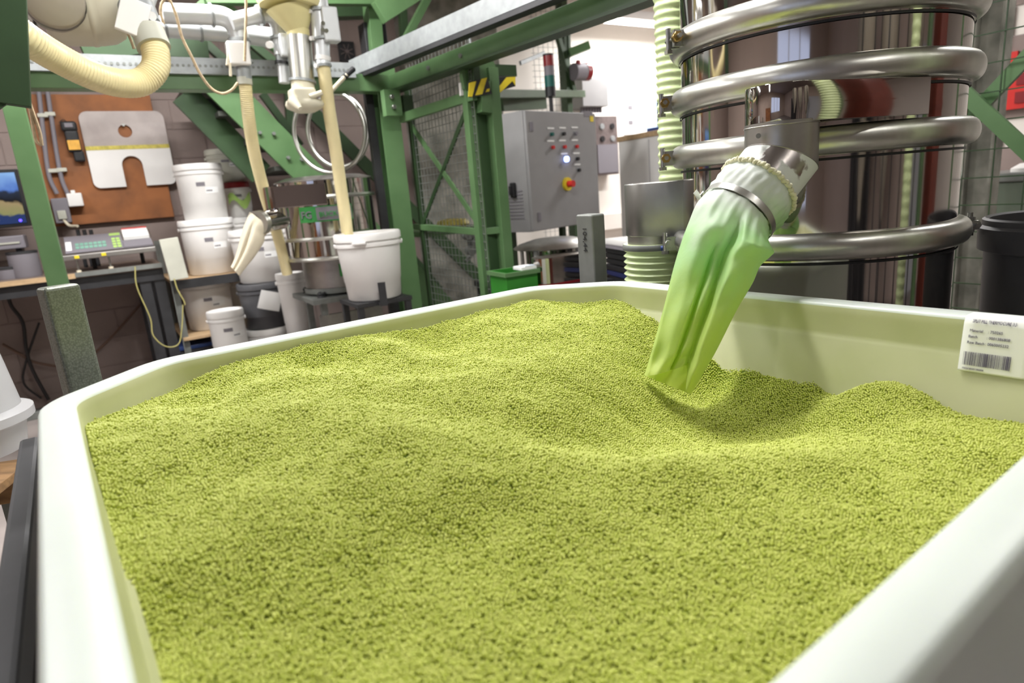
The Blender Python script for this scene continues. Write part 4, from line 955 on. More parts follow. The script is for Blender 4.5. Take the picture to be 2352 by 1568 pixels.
# ================================================================== rack and pails
rk = T('storage_rack', 'grey steel rack with plywood shelf holding stacked white pails', 'rack', RW(.55, 4.8, 0))
def pail(px0, px1, pyt, pyb, r, lab, m_='white_p', z0=None, lid=True, tilt=0, tag_='paper', taper=.90, cap=None, group='round plastic pails by the staircase', labels=True):
    (a0, st_), (a1, _) = azr(px0, pyt), azr(px1, pyt); az = (a0 + a1) / 2; R_ = r * math.sin((a1 - a0) / 2)
    zt_ = CAMZ + azr((px0 + px1) / 2, pyt)[1] * (r - R_ * .6); zb__ = CAMZ + azr((px0 + px1) / 2, pyb)[1] * (r - R_) if z0 is None else z0
    P = pol(az, r, zb__); Hh = zt_ - zb__
    t = thing('pail', lab, 'pail', P, az * -1 + 0, group); rb = R_ * taper
    MB().lathe([(0, .004), (rb - .01, .0), (rb, .008), (rb + (R_ * .95 - rb) * .28, Hh * .28), (rb + (R_ * .95 - rb) * .28 + .002, Hh * .285), (R_ * .95, Hh - .05), (R_ * .95, Hh - .02), (R_ * .93, Hh - .015), (0, Hh - .03)], P, 40).build('body', M[m_], t)
    MB().lathe([(R_ * .95, Hh - .07), (R_ * .985, Hh - .066), (R_ * .985, Hh - .052), (R_ * .95, Hh - .048)], P, 40).build('rim_band', M[m_], t)
    if lid: MB().lathe([(R_ * .96, Hh - .040), (R_, Hh - .038), (R_ * 1.0, Hh - .008), (R_ * .97, Hh), (R_ * .90, Hh), (R_ * .88, Hh - .01), (0, Hh - .01)], P, 40).build('lid', M[cap or m_], t)
    v = (Vector((-P.x, -P.y, 0))).normalized(); sd = Vector((-v.y, v.x, 0))
    def patch(u, w_, zf0, zf1, mm, nm):
        q = MB(); vs = []; rr0 = R_ * .96 + .0005
        for i in range(7):
            an = math.atan2(v.y, v.x) + (u + w_ * (i / 6 - .5)) / R_
            for zf_ in (zf0, zf1):
                rr = (rb + (R_ * .95 - rb) * (.28 + .72 * max(0, (zf_ - .28) / .62)) + .0025); vs.append(Vector((P.x + rr * math.cos(an), P.y + rr * math.sin(an), P.z + Hh * zf_)))
        q.add(vs, [(2 * i, 2 * i + 2, 2 * i + 3, 2 * i + 1) for i in range(6)], True); q.build(nm, M[mm], t)
    if labels:
        patch(-.0, .055, .60, .67, 'ink_gr', 'print_mark'); patch(.07, .09, .47, .58, tag_, 'paper_label'); patch(.05, .04, .50, .53, 'ink_gr', 'print_mark')
    for s_ in (-1, 1):
        e = P + sd * (R_ * .97 * s_) + U * (Hh - .06); MB().cyl(e, e + sd * s_ * .008, .012, n=12).build('handle_boss', M[m_], t)
    return t, P, R_, Hh
_, PA, _, _ = pail(404, 535, 503, 634, 4.78, 'white pail on the shelf, lower one of the tall stack beside the brown board')
zs = PA.z
pa1, PA1, _, HA1 = pail(393, 508, 376, 507, 4.79, 'white lidded pail on top of the tall stack beside the brown board', z0=None)
_, PB3, _, HB3 = pail(505, 590, 500, 636, 5.02, 'white pail on the shelf behind the cloth bag, partly hidden', z0=zs, labels=False)
_, PB2, _, HB2 = pail(508, 572, 418, 505, 5.02, 'white pail with a red rim and green leaf print behind the stack', cap='red_d', z0=PB3.z + HB3 - .01)
_, PB1, _, _ = pail(466, 557, 342, 424, 5.08, 'dusty off-white pail at the top of the rear stack', m_='white_dirty', z0=PB2.z + HB2)
q = MB(); v = (Vector((-PB2.x, -PB2.y, 0))).normalized(); an0 = math.atan2(v.y, v.x); vs = []; 
for i in range(9):
    an = an0 - .55 + i * .16
    for zz in (.10 + .035 * math.sin(i * .9), .155 + .03 * math.sin(i * .9 + .4)): vs.append(Vector((PB2.x + .122 * math.cos(an), PB2.y + .122 * math.sin(an), PB2.z + zz)))
par = [o for o in C.objects if o.name.startswith('pail') and o.get('label', '').startswith('white pail with a red rim')][0]
q.add(vs, [(2 * i, 2 * i + 2, 2 * i + 3, 2 * i + 1) for i in range(8)], True).build('leaf_print', M['lime'], par)
MB(RM).box(.33, 1.02, 4.50, 5.24, zs - .02, zs).build('shelf', M['wood'], rk, bevel=.002); MB(RM).box(.33, 1.02, 4.485, 4.505, zs - .055, zs + .002).build('shelf_rail', M['iron'], rk)
for s_ in (.345, 1.0):
    for d in (4.51, 5.22): MB().angle(RW(s_, d, 0), RW(s_, d, 1.05 if s_ < .5 else zs), .04, .004).build('upright', M['galv_d'], rk)
_, PD, _, HD = pail(408, 528, 645, 762, 4.80, 'white pail under the plywood shelf, above the dark box')
zs2 = PD.z
MB(RM).box(.33, 1.02, 4.50, 5.24, zs2 - .02, zs2).build('shelf', M['wood'], rk, bevel=.002)
pail(512, 575, 640, 762, 5.05, 'white pail under the shelf at the rear, behind the dark grey pail', z0=zs2, labels=False)
a = pol(azr(452, 790)[0], 4.75); bx = T('dark_box', 'dark grey plastic box with a blue rim beneath the lower shelf', 'box', Vector((a.x, a.y, 0)))
MB(Matrix.Translation(a) @ RM).box(-.14, .14, -.16, .16, 0, zs2 - .09).build('body', M['grey_p'], bx, bevel=.006); MB(Matrix.Translation(a) @ RM).box(-.15, .15, -.17, .17, zs2 - .09, zs2 - .065).build('rim', M['blue'], bx, bevel=.004)
pail(471, 560, 715, 812, 4.35, 'small white pail standing low in front of the rack', z0=.30, taper=.93)
a = pol(azr(516, 800)[0], 4.35); t = T('upturned_crate', 'grey crate under the small white pail in front of the rack', 'crate', Vector((a.x, a.y, 0)))
MB(Matrix.Translation(a) @ RM).box(-.17, .17, -.15, .15, 0, .30).build('body', M['ink_gr'], t, bevel=.006); MB(Matrix.Translation(a) @ RM).box(-.175, .175, -.155, .155, .26, .28).build('rim', M['ink_gr'], t)
_, PC3, _, HC3 = pail(558, 668, 754, 860, 4.50, 'white lidded pail under the dark grey pail, bottom of its stack', z0=.12, labels=False)
_, PC2, _, HC2 = pail(540, 656, 650, 760, 4.50, 'dark grey pail with a tilted paper label in the middle of the stack', m_='grey_p', z0=PC3.z + HC3, labels=False, lid=True)
_, PC1, _, HC1 = pail(520, 655, 526, 652, 4.52, 'large white pail on the dark grey pail, behind the cloth bag', z0=PC2.z + HC2, taper=.85)
t = T('pallet_block', 'low wooden block under the stack with the dark grey pail', 'block', Vector((PC3.x, PC3.y, 0))); MB(Matrix.Translation(Vector((PC3.x, PC3.y, 0))) @ RM).box(-.2, .2, -.2, .2, 0, .12).build('body', M['wood_d'], t, bevel=.004)
par = [o for o in C.objects if o.get('label', '').startswith('dark grey pail with a tilted')][0]
v = (Vector((-PC2.x, -PC2.y, 0))).normalized(); an0 = math.atan2(v.y, v.x) + .22; q = MB(); vs = []
for i in range(5):
    for j in range(2):
        u_, w_ = (i / 4 - .5) * .13, (j - .5) * .12; ca, sa_ = math.cos(.35), math.sin(.35); uu_, ww_ = u_ * ca + w_ * sa_, -u_ * sa_ + w_ * ca
        an = an0 + uu_ / .17; vs.append(Vector((PC2.x + .183 * math.cos(an), PC2.y + .183 * math.sin(an), PC2.z + .19 + ww_)))
q.add(vs, [(2 * i, 2 * i + 2, 2 * i + 3, 2 * i + 1) for i in range(4)], True).build('paper_label', M['paper'], par)
_, PE, _, HE = pail(630, 698, 628, 760, 4.30, 'narrow white pail receiving the left cream hose', z0=.35, labels=False, taper=.8)
t = T('stool', 'low dark stool carrying the narrow white pail', 'stool', Vector((PE.x, PE.y, 0))); MB(Matrix.Translation(Vector((PE.x, PE.y, 0))) @ RM).box(-.13, .13, -.13, .13, .33, .35).build('seat', M['iron'], t)
for q_ in ((-.11, -.11), (.11, -.11), (-.11, .11), (.11, .11)): MB(Matrix.Translation(Vector((PE.x, PE.y, 0))) @ RM).box(q_[0] - .012, q_[0] + .012, q_[1] - .012, q_[1] + .012, 0, .33).build('leg', M['iron'], t)
tp, PF, RF, HF = pail(763, 920, 535, 697, 3.42, 'big clean white lidded pail on a bracket, hose entering its lid', taper=.80, group=None, labels=False)
v = (Vector((-PF.x, -PF.y, 0))).normalized(); sd = Vector((-v.y, v.x, 0)); a = PF + v * (RF + .002) - sd * .0 + U * (HF - .045)
ang_ = math.atan2(v.y, v.x) - .25; e = Vector((math.cos(ang_), math.sin(ang_), 0)); a = PF + e * (RF + .004) + U * (HF - .045); tt = Vector((-e.y, e.x, 0))
MB().bar(a - tt * .035, a + tt * .035, .022, .012).build('lid_clip', M['white_p'], tp, bevel=.003)
# sign card leaning beside the stack
a = atd(399, 592, 4.42); t = tag(MB(Matrix.Translation(a) @ RM @ Matrix.Rotation(-.06, 4, 'Y')).box(-.052, .052, 0, .012, -.135, .12).build('leaning_card', M['white_dirty'], bevel=.003), 'cream card leaning at the front left end of the shelf', 'card')
# ================================================================== small sieving machine
(a0, _), (a1, _) = azr(645, 500), azr(862, 500); sr = 4.0; az = (a0 + a1) / 2 ; SRr = sr * math.sin((a1 - a0) / 2) ; SC = pol(az, sr)
ss_ = T('small_sieve', 'small round stainless sieving machine with a green logo on a grey stand', 'machine', SC)
def zpx(py, r=sr - .26, px=740): return CAMZ + azr(px, py)[1] * r
zA, zB, zC, zD, zE, zF = zpx(408), zpx(452), zpx(548), zpx(595), zpx(668), zpx(700)
for (z0, z1, r, m_) in ((zB, zA, SRr, 'steel'), (zC, zB, SRr, 'steel'), (zD, zC, SRr * .93, 'steel'), (zE, zD, SRr * .72, 'steel_b')): MB().lathe([(r, 0), (r, z1 - z0)], SC + U * z0, 56).build('drum_section', M[m_], ss_)
for z_ in (zB, zC, zD): MB().lathe([(SRr - .02, -.012), (SRr + .012, -.010), (SRr + .018, 0), (SRr + .012, .010), (SRr - .02, .012)], SC + U * z_, 56).build('clamp_ring', M['steel_s'], ss_)
MB().lathe([(0, .02), (SRr * .8, .016), (SRr, 0), (SRr + .01, -.005), (SRr + .01, -.012)], SC + U * zA, 56).build('top_cover', M['steel_b'], ss_)
MB().lathe([(SRr * .75, 0), (SRr * .75, .03)], SC + U * (zE - .03), 40).build('base_ring', M['galv_d'], ss_)
vS = (Vector((-SC.x, -SC.y, 0))).normalized(); tS = Vector((-vS.y, vS.x, 0)); base = math.atan2(vS.y, vS.x)
# green logo plate: square emblem beside a word panel
def on_drum(u, z, r=SRr + .002, off=0.0):
    an = base - u / SRr; return Vector((SC.x + (r + off) * math.cos(an) , SC.y + (r + off) * math.sin(an), z))
flip = 1
zl0, zl1 = zpx(507), zpx(474)
ub_ = lambda px: -(math.asin(max(-1, min(1, math.sin(azr(px, 490)[0] - az) * sr / SRr))) * SRr) * -1
def drum_patch(u0_, u1_, z0, z1, m_, nm, off=.001):
    q = MB(); vs = []
    for i in range(9):
        for z in (z0, z1): vs.append(on_drum(-(u0_ + (u1_ - u0_) * i / 8), z, off=off))
    q.add(vs, [(2 * i, 2 * i + 2, 2 * i + 3, 2 * i + 1) for i in range(8)], True); return q.build(nm, M[m_], ss_)
uA, uB, uC = ub_(692) - 0, ub_(726), ub_(806)
drum_patch(uA, uC, zl0 - .004, zl1 + .004, 'ink_g', 'logo_plate', .001); drum_patch(uB + .006, uC - .004, zl0 + .004, zl1 - .002, 'ink_gr', 'word_panel', .002)
zm = (zl0 + zl1) / 2
def dbend(u0_, z0, off=.004): return lambda p: on_drum(-(u0_ + p.x), z0 + p.y, off=off + p.z)
text('FG', .055, None, M['ink_gr'], ss_, 'emblem_letters', bend=dbend(uA + .008, zm - .02, .003), bold=True)
text('BUCK', .038, None, M['ink_g'], ss_, 'logo_letters', bend=dbend(uB + .02, zm - .016, .0045), bold=True)
drum_patch(ub_(762), ub_(790), zpx(642), zpx(612), 'ink_g', 'green_badge', -SRr * .28 + .004)
# its little outlet: box duct, bent tube, clamp and cloth bag
nc = atr(632, 450, 3.62); nc.z = 0; ed = (SC - nc).normalized(); en = Vector((-ed.y, ed.x, 0)); pts = []
zz0, zz1 = CAMZ + azr(640, 478)[1] * 3.6, CAMZ + azr(640, 428)[1] * 3.6
ed = Vector((math.cos(math.radians(15)), math.sin(math.radians(15)), 0)); en = Vector((-ed.y, ed.x, 0))
for k in range(13):
    t_ = PI / 2 + PI * k / 12; q_ = nc + ed * (.055 * math.cos(t_)) + en * (.055 * math.sin(t_)); pts.append((q_.x, q_.y))
for s_ in (-1, 1): q_ = nc + ed * .26 + en * .055 * s_; pts.append((q_.x, q_.y))
MB().prism(pts, zz0, zz1).build('outlet_duct', M['steel'], ss_, bevel=.002)
MB().cyl(Vector((nc.x, nc.y, zz0)), Vector((nc.x, nc.y, zz0 - .05)), .055, n=28).build('outlet_collar', M['steel'], ss_)
b0 = Vector((nc.x, nc.y, zz0 - .055)); b1 = atr(592, 512, 3.48)
MB().cyl(b0 + (b0 - b1) * .1, b1, .055, n=28).build('outlet_tube', M['steel'], ss_)
xd = (b1 - b0).normalized(); MB().cyl(b1 - xd * .03, b1 - xd * .015, .060, n=28).build('hose_clamp', M['steel_s'], ss_)
cb = T('cloth_bag', 'cream cloth sleeve hanging from the small sieving machine outlet', 'sleeve', b1)
LR2 = [((574, 486), (630, 528), 3.52, .060), ((566, 505), (610, 540), 3.50, .055), ((556, 530), (606, 556), 3.48, .048), ((546, 570), (586, 588), 3.46, .034), ((536, 600), (562, 618), 3.44, .022), ((530, 612), (550, 634), 3.43, .016)]
mb = MB(); vs = []; rws = lerp_rows(LR2, 5); K2 = 48
for i, (Lp, Rp, B) in enumerate(rws):
    c = (Lp + Rp) / 2; a = (Rp - Lp) / 2; A = a.length; au = a.normalized(); toC = (CAM - c).normalized(); bu = (toC - au * toC.dot(au)).normalized(); t_ = i / (len(rws) - 1)
    for k in range(K2):
        ph = 2 * PI * k / K2; x = math.cos(ph); y = math.sin(ph); f = (-.9 * math.exp(-((x + .35) / .14) ** 2)) * t_ if y > 0 else 0
        vs.append(c + au * (A * x) + bu * (B * (y + f * abs(y))))
mb.add(vs, [(i * K2 + k, i * K2 + (k + 1) % K2, (i + 1) * K2 + (k + 1) % K2, (i + 1) * K2 + k) for i in range(len(rws) - 1) for k in range(K2)], True); mb.build('cloth', M['fabric'], cb)
MB().cyl(b1 - xd * .012, b1 + xd * .004, .0605, n=32).build('strap', M['steel_s'], cb)
# stand of the small sieve with pail bracket
for k in range(4):
    an = PI / 4 + k * PI / 2 + TH; P = SC + Vector((math.cos(an), math.sin(an), 0)) * .22
    MB().bar(P, P + U * (zE - .04), .035, .035).build('leg', M['galv_d'], ss_); MB().lathe([(.02, 0), (.028, .01), (.02, .02), (.028, .03), (.02, .04)], P + U * (zE - .055), 16).build('spring', M['iron'], ss_)
MB(Matrix.Translation(SC) @ RM).box(-.23, .23, -.23, .23, zE - .075, zE - .045).build('stand_plate', M['galv_d'], ss_, bevel=.003)
MB(Matrix.Translation(SC) @ RM).box(-.19, .19, -.175, -.15, .22, zE - .15).build('front_panel', M['steel_b'], ss_)
MB(Matrix.Translation(SC) @ RM).box(-.2, .2, -.19, -.165, .16, .2).build('cross_bar', M['galv_d'], ss_)
pbk = T('pail_bracket', 'dark steel bracket table carrying the big white pail', 'bracket', Vector((PF.x, PF.y, 0)))
MB(Matrix.Translation(Vector((PF.x, PF.y, 0))) @ RM).box(-.15, .15, -.14, .14, PF.z - .02, PF.z).build('plate', M['iron'], pbk)
a = atr(881, 690, 3.42 - RF - .012); MB().bar(Vector((a.x, a.y, PF.z - .02)), Vector((a.x, a.y, PF.z + .10)), .038, .006, up=Vector((a.x, a.y, 0)).normalized()).build('upright_lug', M['iron'], pbk)
MB().bar(Vector((PF.x, PF.y, PF.z - .012)), Vector((a.x, a.y, PF.z - .012)), .04, .012).build('lug_arm', M['iron'], pbk)
for q_ in ((-.13, -.12), (.13, -.12), (-.13, .12), (.13, .12)): MB(Matrix.Translation(Vector((PF.x, PF.y, 0))) @ RM).box(q_[0] - .015, q_[0] + .015, q_[1] - .015, q_[1] + .015, 0, PF.z - .02).build('leg', M['iron'], pbk)
# ================================================================== spare clamp rings hanging from the beam
for i, (cx_, cy_, rx, tl, dd_, lab) in enumerate(((756, 303, .235, .12, 3.9, 'shiny steel clamp ring hanging under the beam, front one of the pair'), (776, 300, .215, .05, 4.0, 'shiny steel clamp ring hanging under the beam, rear one of the pair'))):
    c = atd(cx_, cy_, dd_); Mr = Matrix.Translation(c) @ Matrix.Rotation(-.35 + tl, 4, 'Z')
    q = MB(Mr); P = [Vector((rx * .98 * math.cos(2 * PI * k / 56), 0, rx * math.sin(2 * PI * k / 56) + 0)) for k in range(56)]
    q.tube(P, .0125, 10, closed=True); t = tag(q.build('spare_clamp_ring', M['steel_s']), lab, 'ring', 'spare steel rings hanging from the beam')
    MB(Mr).cyl((-.02, 0, rx + .01), (.03, 0, rx + .01), .008, n=10).build('clamp_bolt', M['iron'], t)
    MB(Mr).cyl((0, 0, rx), (0, -.0, rx + .16), .004, n=6).build('hook_wire', M['iron'], t)
# ================================================================== wall vent
a, z_ = sdz(797, 118, 5.25); vt = T('wall_vent', 'small square brown ventilation grille on the back wall', 'vent', RW(a, 5.25, z_))
MB(RM).box(a - .058, a + .058, 5.262, 5.27, z_ - .07, z_ + .07).build('backing', M['iron'], vt)
for (x0, x1, y0, y1) in ((-.065, .065, .062, .075), (-.065, .065, -.075, -.062), (-.065, -.053, -.075, .075), (.053, .065, -.075, .075)): MB(RM).box(a + x0, a + x1, 5.25, 5.27, z_ + y0, z_ + y1).build('frame', M['iron'], vt)
for k in range(8):
    an = k * PI / 4 + .39; e = rS * math.cos(an) + U * math.sin(an); c = RW(a, 5.256, z_); MB().bar(c + e * .012, c + e * (.062 if k % 2 else .058), .006, .006, up=rN).build('spoke', M['brownbox'], vt)
MB().cyl(RW(a, 5.248, z_), RW(a, 5.26, z_), .014, n=14).build('hub', M['brownbox'], vt)
# ================================================================== suction conveyor, pipes and hoses overhead
def pd(pts, d): return [atd(x, y, d if not isinstance(d, (list, tuple)) else d[i]) for i, (x, y) in enumerate(pts)]
HD = 2.75
sd_ = T('suction_conveyor', 'beige plastic suction conveyor drum with grey motor cap hanging at the upper left', 'machine', atd(190, 40, HD))
c0, c1_ = atd(128, 20, HD), atd(262, 12, HD + .02); up2 = (atd(190, -60, HD) - atd(190, 60, HD)).normalized(); axd = (c1_ - c0).normalized()
rD = (atd(200, 104, HD) - atd(200, 10, HD)).length
q = MB(); P = []; Mx, Ln = q.frame(atd(88, 8, HD), atd(281, 8, HD))
q.lathe([(0, 0), (rD * .72, .0), (rD * .9, .02), (rD * .98, .06), (rD, Ln * .5), (rD, Ln * .5 + .001), (rD * 1.02, Ln * .5 + .004), (rD * 1.02, Ln * .5 + .016), (rD, Ln * .5 + .02), (rD, Ln - .09), (rD * .97, Ln - .05), (rD * .85, Ln - .018), (rD * .6, Ln), (0, Ln)], (0, 0, 0), 48, M=Mx); q.build('drum', M['tan'], sd_)
cap0 = atd(122, 30, HD - .20); q = MB(); Mx, Ln = q.frame(atd(127, 6, HD - .03), atd(122, -4, HD - .27)); rc = .082
q.lathe([(rc * 1.12, 0), (rc * 1.1, .06), (rc, .10), (rc, Ln), (rc * .9, Ln + .008), (0, Ln + .008)], (0, 0, 0), 40, M=Mx); q.build('motor_cap', M['taupe'], sd_)
q = MB(); q.lathe([(rc * 1.03, .095), (rc * 1.05, .10), (rc * 1.03, .108)], (0, 0, 0), 40, M=Mx); q.build('cap_seam', M['iron'], sd_)
MB().cyl(atd(20, 6, HD - .02), atd(90, 12, HD - .02), .062, n=28).build('inlet_pipe', M['white_pipe'], sd_)
for x in (32, 60): MB().cyl(atd(x, 7, HD - .02), atd(x + 9, 8, HD - .02), .069, n=28).build('pipe_clamp', M['white_p'], sd_)
MB().cyl(atd(84, 12, HD - .03), atd(90, 14, HD - .03), .07, n=24).build('black_gasket', M['black_p'], sd_)
MB().cyl(atd(283, 50, HD), atd(292, 52, HD), .016, n=12).build('drain_knob', M['white_p'], sd_)
MB().bar(atd(180, -10, HD), atd(180, -150, HD), .03, .03).build('hanger', M['green_d'], sd_); MB().bar(atd(250, -10, HD), atd(250, -150, HD), .03, .03).build('hanger', M['green_d'], sd_)
# big cream hose
hp = pd([(20, 55), (60, 88), (130, 132), (210, 172), (275, 191), (325, 188), (356, 158), (358, 122), (347, 92)], [2.2, 2.22, 2.3, 2.36, 2.42, 2.46, 2.48, 2.5, 2.52])
hh = thing('suction_hose', 'thick ribbed cream hose curving in a U at the upper left', 'hose', hp[4], 0)
MB().hose([hp[0] + (hp[0] - hp[1]) * 1.2] + hp, .041, .0095, .035, 28, 4).build('corrugated_tube', M['cream'], hh)
tl = (hp[-1] - hp[-2]).normalized()
MB().cyl(hp[-1] - tl * .03, hp[-1] + tl * .035, .052, .050, n=28).build('hose_cuff', M['white_dirty'], hh)
cn = T('pipe_coupling', 'bright metal tilting coupling joining the thick cream hose to the conveyor', 'coupling', atd(318, 35, 2.56))
MB().cyl(hp[-1] + tl * .03, atd(333, 66, 2.55), .046, .05, n=28).build('tube_end', M['galv'], cn)
MB().cyl(atd(334, 68, 2.55), atd(331, 58, 2.55), .060, n=28).build('flange', M['white_p'], cn)
MB().cyl(atd(331, 60, 2.55), atd(312, 12, 2.58), .055, n=28).build('sleeve', M['galv'], cn)
MB(Matrix.Translation(atd(303, 42, 2.50)) @ RM @ Matrix.Rotation(.38, 4, 'Y')).box(-.04, .045, -.01, .012, -.05, .06).build('cover_plate', M['white_p'], cn, bevel=.003)
MB().cyl(atd(312, 14, 2.58), atd(338, -60, 2.62), .05, n=24).build('upper_tube', M['white_pipe'], cn)
MB().cyl(atd(350, 37, 2.5), atd(343, 37, 2.52), .014, n=12).build('lever', M['white_p'], cn)
# pipework
PDp = 3.35
def pipe(name, pts, r, m_, lab, cat='pipe', clamps=(), d=PDp, k=10):
    t = thing(name, lab, cat, atd(pts[0][0], pts[0][1], d), 0)
    P = spline(pd(pts, d), k); MB().tube(P, r, 22).build('tube', M[m_], t)
    for (x, y, x2, y2, rr) in clamps: MB().cyl(atd(x, y, d), atd(x2, y2, d), r + rr, n=24).build('pipe_clamp', M['galv'], t)
    return t
p1 = pipe('conveying_pipe', [(372, 30), (400, 32), (440, 33), (482, 35), (505, 37), (525, 45), (541, 62), (549, 85), (552, 108)], .043, 'white_pipe', 'pale grey pipe bending down from upper horizontal run into a small valve', clamps=((483, 35, 488, 35, .008), (549, 90, 550, 96, .008)))
MB(Matrix.Translation(atd(548, 124, PDp - .03)) @ RM).box(-.05, .045, -.03, .03, -.05, .05).build('valve_body', M['white_p'], p1, bevel=.006)
MB().cyl(atd(552, 104, PDp), atd(556, 142, PDp), .040, n=22).build('valve_tube', M['white_pipe'], p1)
MB().bar(atd(525, 118, PDp - .05), atd(522, 150, PDp - .05), .014, .01).build('valve_handle', M['fabric'], p1); MB().bar(atd(528, 145, PDp - .05), atd(530, 175, PDp - .05), .014, .01).build('valve_handle', M['fabric'], p1)
MB().cyl(atd(556, 140, PDp), atd(558, 147, PDp), .048, n=22).build('flange', M['galv'], p1)
MB().cyl(atd(557, 147, PDp), atd(562, 182, PDp), .034, n=22).build('reducer', M['galv'], p1)
p2 = pipe('conveying_pipe', [(338, 60), (390, 63), (455, 68), (520, 73), (600, 84), (640, 88)], .046, 'white_pipe', 'lower pale grey horizontal pipe behind the thick cream hose', clamps=((456, 68, 461, 68, .008), (375, 62, 381, 62, .008)), d=3.5)
p3 = pipe('conveying_pipe', [(530, 50), (560, 43), (600, 34), (618, 34), (633, 46), (641, 68), (645, 95), (648, 128)], .036, 'white_pipe', 'short pale grey pipe branching right and down to an open end', clamps=((594, 36, 599, 35, .01), (643, 84, 644, 90, .01)), d=3.3)
MB(Matrix.Translation(atd(652, 105, 3.26)) @ RM).box(-.02, .045, -.03, .03, -.05, .05).build('valve_body', M['white_pipe'], p3, bevel=.006)
MB().cyl(atd(618, 103, 3.24), atd(622, 103, 3.28), .016, n=12).build('knob', M['white_p'], p3)
MB().cyl(atd(648, 128, 3.3), atd(650, 152, 3.3), .031, n=20).build('reducer', M['galv'], p3); MB().cyl(atd(650, 143, 3.3), atd(650, 149, 3.3), .037, n=20).build('black_band', M['black_p'], p3)
MB().cyl(atd(650, 152, 3.3), atd(653, 191, 3.3), .026, n=20).build('open_end', M['white_pipe'], p3)
# cyclone cone
cyc = T('cyclone_hopper', 'pale yellow funnel hopper above a steel tube and cream valve', 'hopper', atd(680, 80, 3.2))
def seg(x0, y0, x1, y1, r0, r1, m_, nm, d=3.2, n=30): return MB().cyl(atd(x0, y0, d), atd(x1, y1, d), r0, r1, n=n).build(nm, M[m_], cyc)
seg(666, 8, 662, -60, .142, .16, 'cone', 'funnel_top'); seg(667, 18, 666, 6, .136, .146, 'cone', 'funnel_flange'); seg(668, 18, 684, 70, .112, .052, 'cone', 'funnel'); seg(684, 68, 686, 86, .052, .050, 'cone', 'funnel_neck')
seg(686, 84, 695, 188, .056, .056, 'steel_s', 'steel_tube'); seg(695, 184, 695, 190, .062, .062, 'galv', 'tube_collar')
seg(695, 188, 697, 212, .053, .053, 'cream_v', 'valve_neck')
MB(Matrix.Translation(atd(697, 222, 3.17)) @ RM).box(-.06, .05, -.05, .05, -.045, .035).build('valve_body', M['cream_v'], cyc, bevel=.012, seg=3)
q = MB(); q.lathe([(0, 0), (.045, 0), (.085, .02), (.09, .035), (.085, .05), (0, .05)], atd(703, 258, 3.2), 30); q.build('valve_disc', M['cream_v'], cyc)
MB().cyl(atd(672, 232, 3.12), atd(690, 250, 3.08), .03, .012, n=14).build('valve_lever', M['cream_v'], cyc); MB().cyl(atd(712, 222, 3.12), atd(740, 212, 3.10), .012, n=12).build('valve_lever', M['cream_v'], cyc)
# right hand pipe with hose running into the big pail
p4 = thing('conveying_pipe', 'pale grey valve pipe right of the yellow funnel feeding the cream hose', 'pipe', atd(740, 60, 3.15), 0)
def seg4(x0, y0, x1, y1, r0, r1, m_, nm): return MB().cyl(atd(x0, y0, 3.15), atd(x1, y1, 3.15), r0, r1, n=24).build(nm, M[m_], p4)
seg4(727, -20, 734, 28, .047, .044, 'white_pipe', 'tube'); seg4(733, 22, 734, 28, .053, .053, 'galv', 'flange'); seg4(734, 28, 738, 92, .042, .040, 'white_pipe', 'valve_tube')
MB(Matrix.Translation(atd(748, 58, 3.12)) @ RM).box(-.02, .055, -.035, .03, -.075, .075).build('valve_body', M['white_pipe'], p4, bevel=.008)
for (x, y) in ((742, 53), (741, 68), (750, 70)): MB().cyl(atd(x, y, 3.08), atd(x, y, 3.10), .009, n=10).build('bolt', M['zinc'], p4)
seg4(738, 87, 739, 92, .048, .048, 'galv', 'flange'); seg4(739, 92, 741, 136, .036, .034, 'white_pipe', 'reducer'); seg4(741, 130, 741, 140, .037, .037, 'white_p', 'pipe_clamp'); seg4(741, 138, 742, 154, .034, .036, 'white_pipe', 'socket'); seg4(741, 148, 742, 154, .041, .041, 'galv', 'pipe_clamp')
for (x, y) in ((710, 25), (713, 88), (724, 151)): MB().cyl(atd(x, y, 3.13), atd(x + 8, y, 3.14), .010, n=10).build('knob', M['white_p'], p4)
hpts = [atd(742, 152, 3.15), atd(748, 190, 3.16), atd(757, 260, 3.2), atd(772, 350, 3.25), atd(783, 430, 3.29), atd(792, 490, 3.32), atd(797, 530, 3.36)]
pe = hpts[-1]; hpts.append(pe + (pe - hpts[-2]).normalized() * .02)
t = MB().hose(hpts, .031, .0075, .02, 22, 4); tag(t.build('conveying_hose', M['cream']), 'ribbed cream hose leading down into the big white pail', 'hose')
hpts = [atd(562, 180, 3.35), atd(564, 200, 3.36), atd(570, 260, 3.4), atd(582, 340, 3.5), atd(604, 430, 3.6), atd(625, 500, 3.7), atd(643, 560, 3.78), atd(660, 628, 3.83)]
t = MB().hose(hpts, .029, .009, .05, 22, 4); t = tag(t.build('conveying_hose', M['cream']), 'ribbed cream hose hanging behind the cloth bag down to the narrow pail', 'hose')
MB().cyl(atd(561, 178, 3.35), atd(563, 195, 3.35), .034, n=20).build('hose_cuff', M['white_dirty'], t)
